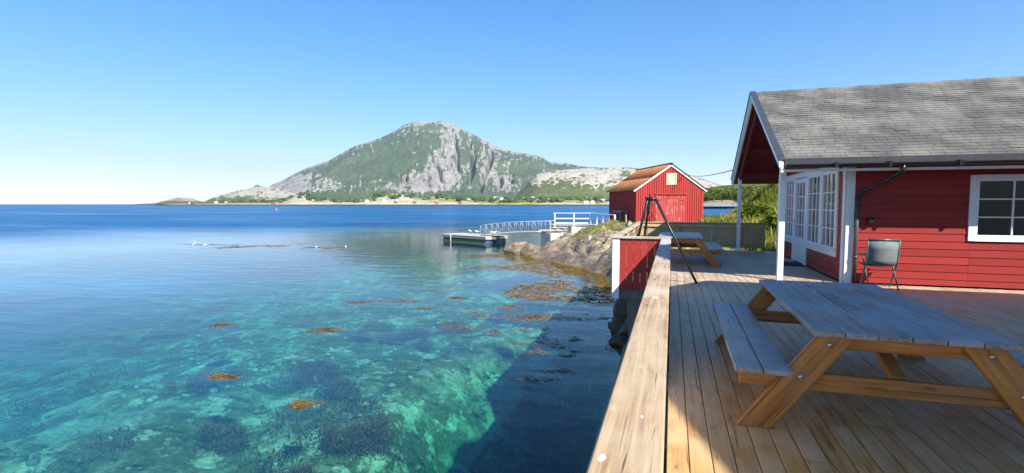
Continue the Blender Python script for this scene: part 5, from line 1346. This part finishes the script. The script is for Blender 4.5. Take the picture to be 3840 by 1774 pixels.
def shrub(label, c, r, h, seed, n=2600, leaf=.11):
    t = thing("shrub", label, "shrub", c, random.uniform(0, 6))
    pts, tn = crown_points(n, r, h, seed, 13); V, F, tv = leaf_cloud(pts, leaf, seed + 1, tint=tn)
    arr_obj("crown", V, F, "leaves", {"tint": tv}, parent=t)
    for k in range(4):
        a = k * 1.6; tube("stem", [(0, 0, -.3), (.3 * r * math.cos(a), .3 * r * math.sin(a), h * .3), (.6 * r * math.cos(a), .6 * r * math.sin(a), h * .6)], [.05, .035, .012], "bark", t, 5)
for (lb, x, y, r, h, sd) in (("tall leafy shrub on the bank just behind the cabin's far corner", 5.95, 24.5, 1.15, 3.5, 41), ("broad dark shrub low on the bank behind the fence end", 5.0, 27.5, 0.9, 1.0, 43),
                             ("small yellow green bush up the bank beyond the far porch post", 5.2, 36.0, 1.0, 1.3, 45), ("round bush at the top of the grassy bank", 9.5, 50.0, 1.6, 2.2, 47), ("bushy shrub right of the tall one by the cabin wall", 7.6, 23.5, 1.5, 3.0, 49)):
    z, _ = terrain(np.array([x]), np.array([y])); shrub(lb, (x, y, float(z[0])), r, h, sd)
for i, (x, y, s) in enumerate(((4.0, 29.5, .55), (4.7, 30.2, .4), (3.9, 34.0, .45), (5.6, 33.0, .6))):
    z, _ = terrain(np.array([x]), np.array([y])); boulder("pale lichen covered stone in the grass of the bank", (x, y, float(z[0]) + .1), (s, s, s * .7), (i, i, i), "boulder_rock", 60 + i, "stones on the bank")

# ------------------------------------------------------------------ seaweed
def fronds(n, rad, z0, z1, seed, ln=.3, wd=.012, flat=.3, stretch=1.0):
    g = np.random.default_rng(seed); m = n
    nb_ = 9; ca = g.uniform(0, 2 * math.pi, nb_); cr_ = rad * g.uniform(0, .95, nb_); pick = (g.random(m) ** 1.6 * nb_).astype(int)
    spread = (rad * g.uniform(.06, .30, nb_))[pick]
    B = np.stack([(cr_ * np.cos(ca))[pick] * stretch + g.normal(size=m) * spread * stretch, (cr_ * np.sin(ca))[pick] + g.normal(size=m) * spread,
                  z0 + (z1 - z0) * np.clip(g.uniform(0.0, 1, m) * (.35 + .65 * g.random(nb_))[pick] * 1.15, 0, 1)], 1)
    if z1 - z0 < .06: B[:, 2] = g.uniform(z0, z1, m)
    V = []; F = []; T = []
    th = g.uniform(0, 2 * math.pi, m); L = ln * g.uniform(.4, 1.2, m)
    d = np.stack([np.cos(th), np.sin(th), g.normal(0, flat, m)], 1); sd_ = np.stack([-np.sin(th), np.cos(th), g.normal(0, .3, m)], 1)
    bend = g.normal(0, .35, m)[:, None] * sd_
    P0, P1, P2 = B, B + (d * .5 + bend * .15) * L[:, None], B + (d + bend * .6) * L[:, None]
    w = wd * g.uniform(.6, 1.5, m)[:, None]
    V = np.stack([P0 - sd_ * w * .4, P0 + sd_ * w * .4, P1 + sd_ * w, P1 - sd_ * w, P2 + sd_ * w * .8, P2 - sd_ * w * .8], 1).reshape(-1, 3)
    V[:, 2] = np.minimum(V[:, 2], z1 + .004)
    i = np.arange(m) * 6
    F = np.concatenate([np.stack([i, i + 1, i + 2, i + 3], 1), np.stack([i + 3, i + 2, i + 4, i + 5], 1)])
    return V, F, np.repeat(np.clip(g.normal(.5, .25, m), 0, 1), 6)
def ground_at(u, v, z):
    # surveyed bearing and drop below the horizon -> place on the level z
    p = R(PITCH); y_ = R(YAW)
    fw = np.array([-math.sin(y_) * math.cos(p), math.cos(y_) * math.cos(p), -math.sin(p)]); rt = np.array([math.cos(y_), math.sin(y_), 0]); up = np.cross(rt, fw)
    d = fw + rt * (u - 1288) / PXF - up * (v - 595) / PXF; t = (z - EYE) / d[2]
    return (d * t)[:2]
KELP = [(815, 832, .55, 1.9, "orange yellow seaweed raft floating farthest out in the clear water", 1), (545, 945, .38, 1.7, "bright orange seaweed streak at the left of the clear water", 1),
        (755, 1018, .34, 1.3, "yellow topped seaweed clump in the middle of the clear shallows", 1), (735, 1085, .62, 1.2, "wide brown seaweed bush deep below the yellow topped clump", 0),
        (880, 985, .50, 1.5, "dark purple brown seaweed bush right of the yellow topped clump", 0), (1130, 1055, .30, 1.0, "small round brown seaweed bush beside the shadow's edge", 0),
        (860, 885, .45, 1.4, "purplish seaweed bush below the orange raft", 0), (500, 870, .55, 1.8, "faint violet seaweed patch at far left below the surface", 0),
        (905, 760, .35, 1.4, "small yellow seaweed tuft beyond the shallows", 1), (1015, 757, .65, 2.2, "long amber seaweed streak beyond the shallows", 1), (1145, 750, .50, 1.4, "amber seaweed patch left of the shore's weed belt", 1),
        (1335, 797, .85, 1.5, "large amber seaweed patch just outside the big shadow", 1), (560, 818, .35, 1.6, "reddish seaweed wisp at the left beyond the shallows", 1), (1070, 775, .25, 1.5, "tiny amber wisp under the long streak", 1),
        (1260, 970, .22, 1.2, "pale tan seaweed sprig on the shadow's edge", 0), (935, 1125, .25, 1.0, "yellowish bottom weed bush at the lower edge of the water", 0)]
for i, (u, v, r, stt, lb, top) in enumerate(KELP):
    zs = SEA + .004 if top else SEA - .25
    x, y = ground_at(u, v, zs)
    zt, _ = terrain(np.array([x]), np.array([y])); fl = float(zt[0])
    sw = thing("seaweed", lb, "seaweed", (x, y, 0), R(YAW) + R(random.uniform(-12, 12)), "seaweed clumps in the shallows")
    V, F, T = fronds(int(8500 * r + 600), r * .85, fl, min(fl + .5, zs - .12), 500 + i, .075, .0062, .8, stt); arr_obj("bushy_fronds", V, F, "bottom_weed", {"tint": T}, parent=sw)
    if top:
        V, F, T = fronds(int(3000 * r + 160), r * .6, zs - .03, zs, 700 + i, .085, .0075, .05, stt * 1.25); arr_obj("floating_fronds", V, F, "kelp", {"tint": T}, parent=sw)
# weed belt along the rocks, and the scraps drifting over the shaded water: one uncountable mass each
def scatter_weed(name, label, n, pts, seed, mat, ln=.22, wd=.011, z=SEA + .003):
    g = np.random.default_rng(seed); m = len(pts)
    V, F, T = fronds(m, .001, 0, .0, seed, ln, wd, .03, 1); V = V.reshape(m, 6, 3) + np.concatenate([pts, np.full((m, 1), z) - g.uniform(0, .012, (m, 1))], 1)[:, None, :]
    V[:, :, 2] = np.minimum(V[:, :, 2], z + .008)
    o = arr_obj(name, V.reshape(-1, 3), F, mat, {"tint": T}); kind(o, "stuff", label); return o
g = np.random.default_rng(88)
x = g.uniform(-14, 0, 90000); y = g.uniform(17.5, 38, 90000); s = coast_dist(x, y)
dn = fbm(x * .55, y * .35, 44, 4); wdt = np.interp(y, [16, 19, 24, 28, 33, 38], [.8, 3.8, 3.6, 2.6, 3.0, 1.0])
keep = (s < .2) & (dn - .30 * (-s / wdt) > .30) & (-s < wdt * 1.7) & (g.random(90000) < .9)
scatter_weed("weed_belt", "amber bladderwrack carpet floating along the foot of the rocks", 0, np.stack([x, y], 1)[keep], 90, "kelp", .28, .019)
DR = [(1460, 755, 1.0, .25), (1400, 800, 1.2, .35), (1500, 765, .8, .3), (1380, 855, .55, .3), (1460, 852, .4, .22), (1420, 895, .22, .1), (1360, 955, .3, .12), (1420, 933, .3, .1), (1530, 877, .25, .1), (1410, 870, .3, .12),
      (1510, 800, .5, .25), (1355, 830, .35, .12), (1440, 885, .15, .06), (1340, 885, .25, .08), (1480, 735, .8, .25), (1220, 790, .6, .2), (1180, 825, .5, .2), (1270, 775, .5, .2), (1300, 770, .4, .2), (1240, 835, .3, .1)]
P = []
for (u, v, a, b) in DR:
    x0, y0 = ground_at(u, v, SEA); k = int(900 * a * b * 3 + 90)
    # threads and clots
    cc = g.normal(size=(7, 2)) * np.array([a * .6, b * .9]); q = cc[g.integers(0, 7, k)] + g.normal(size=(k, 2)) * np.array([a * .22, b * .28])
    P.append(np.stack([x0 + q[:, 0] * RGT[0] + q[:, 1] * FWD[0], y0 + q[:, 0] * RGT[1] + q[:, 1] * FWD[1]], 1))
scatter_weed("drifting_weed", "scraps of dark seaweed drifting on the shaded water", 0, np.concatenate(P), 91, "kelp", .11, .008)
# weed growing on the sea floor: too much to count
nbw = 130000; x = g.uniform(-26, -1.2, nbw); y = g.uniform(2.5, 27, nbw)
dn = 0.62 * fbm(x * .42, y * .42, 401, 5) + .42 * fbm(x * 1.7, y * 1.7, 405, 3); kp = dn > .575
x, y = x[kp], y[kp]; zt, sd0 = terrain(x, y); ok = sd0 < -.4; x, y, zt = x[ok], y[ok], zt[ok]
V, F, T = fronds(len(x), .001, 0, 0.0, 402, .10, .012, .8, 1); V = V.reshape(-1, 6, 3); V[:, :, 2] = np.abs(V[:, :, 2]) * 1.3
hgt = g.uniform(0, .35, len(x)) * sstep(.575, .68, dn[kp][ok]); V = V + np.stack([x, y, np.minimum(zt + hgt, SEA - .25)], 1)[:, None, :]
bw = arr_obj("sea_floor_weed", V.reshape(-1, 3), F, "bottom_weed", {"tint": T}); kind(bw, "stuff", "dark bushy weed growing on the sea floor")
# stones lying on the sand
ns = 1500; x = g.uniform(-20, -1.5, ns); y = g.uniform(3, 22, ns); zt, sd0 = terrain(x, y); sz = .02 + .10 * g.random(ns) ** 4; Vq, Fq = [], []
for i in range(ns):
    if sd0[i] > -1: continue
    Pq = IV * g.uniform(.7, 1.2, (len(IV), 1)) * sz[i] * np.array([1.2, 1, .7]) + np.array([x[i], y[i], zt[i] + sz[i] * .25]); Fq.append(IF + len(Vq) * len(IV)); Vq.append(Pq)
st_ = arr_obj("sea_floor_stones", np.concatenate(Vq), np.concatenate(Fq), "pale_stone", smooth=True); kind(st_, "stuff", "pale stones scattered over the sandy sea floor")
P = []
for (u0, v0, u1, v1, k, wd_) in ((445, 615, 550, 617, 160, .35), (545, 624, 635, 619, 420, .7), (515, 615, 590, 617, 130, .3), (668, 618, 712, 620, 240, .6), (770, 622, 830, 625, 220, .5), (830, 624, 890, 620, 160, .4), (740, 614, 775, 613, 70, .3)):
    a, b = ground_at(u0, v0, SEA), ground_at(u1, v1, SEA); q = g.uniform(0, 1, k)[:, None]
    P.append(a + (b - a) * q + g.normal(size=(k, 2)) * wd_ * (0.3 + .9 * fbm(q * 6, q * 0 + u0, 3, 2)))
scatter_weed("weed_line", "thin brown line of seaweed drifting out on the bay", 0, np.concatenate(P), 92, "kelp", .5, .05)

# ------------------------------------------------------------------ gulls
def make_gull(standing):
    t = thing("gull", "", "gull")
    st = [(-.30, .06, .01), (-.20, .075, .045), (-.06, .085, .085), (.08, .085, .09), (.17, .11, .06), (.21, .155, .045), (.25, .175, .047), (.29, .17, .03), (.31, .165, .008)]
    up = .14 if standing else .0
    V, F = [], []
    for (x, z, r) in st:
        for k in range(10): a = k * .6283; V.append((x, r * math.cos(a), z + up + r * .8 * math.sin(a)))
    for i in range(len(st) - 1):
        for k in range(10): F.append((i * 10 + k, i * 10 + (k + 1) % 10, (i + 1) * 10 + (k + 1) % 10, (i + 1) * 10 + k))
    mesh_obj("body", V, F, "gull_white", t, True)
    for s in (-1, 1):
        V = [(.12, s * .085, .12 + up), (-.05, s * .096, .14 + up), (-.22, s * .06, .10 + up), (-.36, s * .02, .085 + up), (-.20, s * .07, .07 + up), (.05, s * .097, .07 + up)]
        mesh_obj("wing", V + [(a, b * .9, c - .01) for (a, b, c) in V], [(0, 1, 5), (1, 4, 5), (1, 2, 4), (2, 3, 4), (6, 11, 7), (7, 11, 10), (7, 10, 8), (8, 10, 9)], "gull_grey", t)
        if standing: tube("leg", [(.02, s * .035, .0), (.0, s * .035, .15)], .007, "beak_yellow", t, 5)
    tube("beak", [(.30, 0, .165 + up), (.365, 0, .155 + up)], [.012, .004], "beak_yellow", t, 6)
    return t
gs = make_gull(True); gw = make_gull(False)
# on the pontoon
for i, (lx, lb) in enumerate(((1.5, "leftmost white gull standing on the pontoon's back edge"), (2.5, "second white gull from the left on the pontoon"), (4.3, "white gull near the middle of the pontoon's back edge"),
                              (4.8, "gull standing close beside the middle one on the pontoon"), (5.7, "rightmost gull on the pontoon near the gangway"))):
    t = gs if i == 0 else copy_tree(gs); p = PMAT @ Vector((lx, PW - .35, PZ + .0225)); t.location = p; t.rotation_euler = (0, 0, i * 1.7 + 2.5); t["label"] = lb; t["group"] = "gulls on the pontoon"
for i, (sx, sy, lb) in enumerate(((729, 908, "white gull swimming just beyond the left end of the weed line"), (724, 918, "gull floating in the weed line at far left"), (771, 919, "third gull from the left on the weed line"),
                                  (1185, 928, "gull floating on the weed line straight below the mountain's left slope"), (1297, 926, "last gull at the right end of the weed line"))):
    t = gw if i == 0 else copy_tree(gw); x, y = ground_at(sx * S2, sy * S2, SEA); t.location = (x, y, SEA - .02); t.scale = (.6, .6, .6); t.rotation_euler = (0, 0, i * 2.1); t["label"] = lb; t["group"] = "gulls swimming by the weed line"

# ------------------------------------------------------------------ the air between here and the far side of the fjord
hz = NT("air"); pv = hz.node("VolumePrincipled", Color=(0.80, 0.88, 1.0), Density=0.00006, Anisotropy=0.2); hz.l.new(pv.outputs[0], hz.out.inputs["Volume"])
bx0, bx1, by0, by1 = -8400.0, 8400.0, -8400.0, 8400.0
V = [(x, y, z) for z in (-24.0, 800.0) for (x, y) in ((bx0, by0), (bx1, by0), (bx1, by1), (bx0, by1))]
haze = mesh_obj("haze", V, [(3, 2, 1, 0), (4, 5, 6, 7), (0, 1, 5, 4), (1, 2, 6, 5), (2, 3, 7, 6), (3, 0, 4, 7)], "air"); kind(haze, "stuff", "thin sea haze over the fjord")
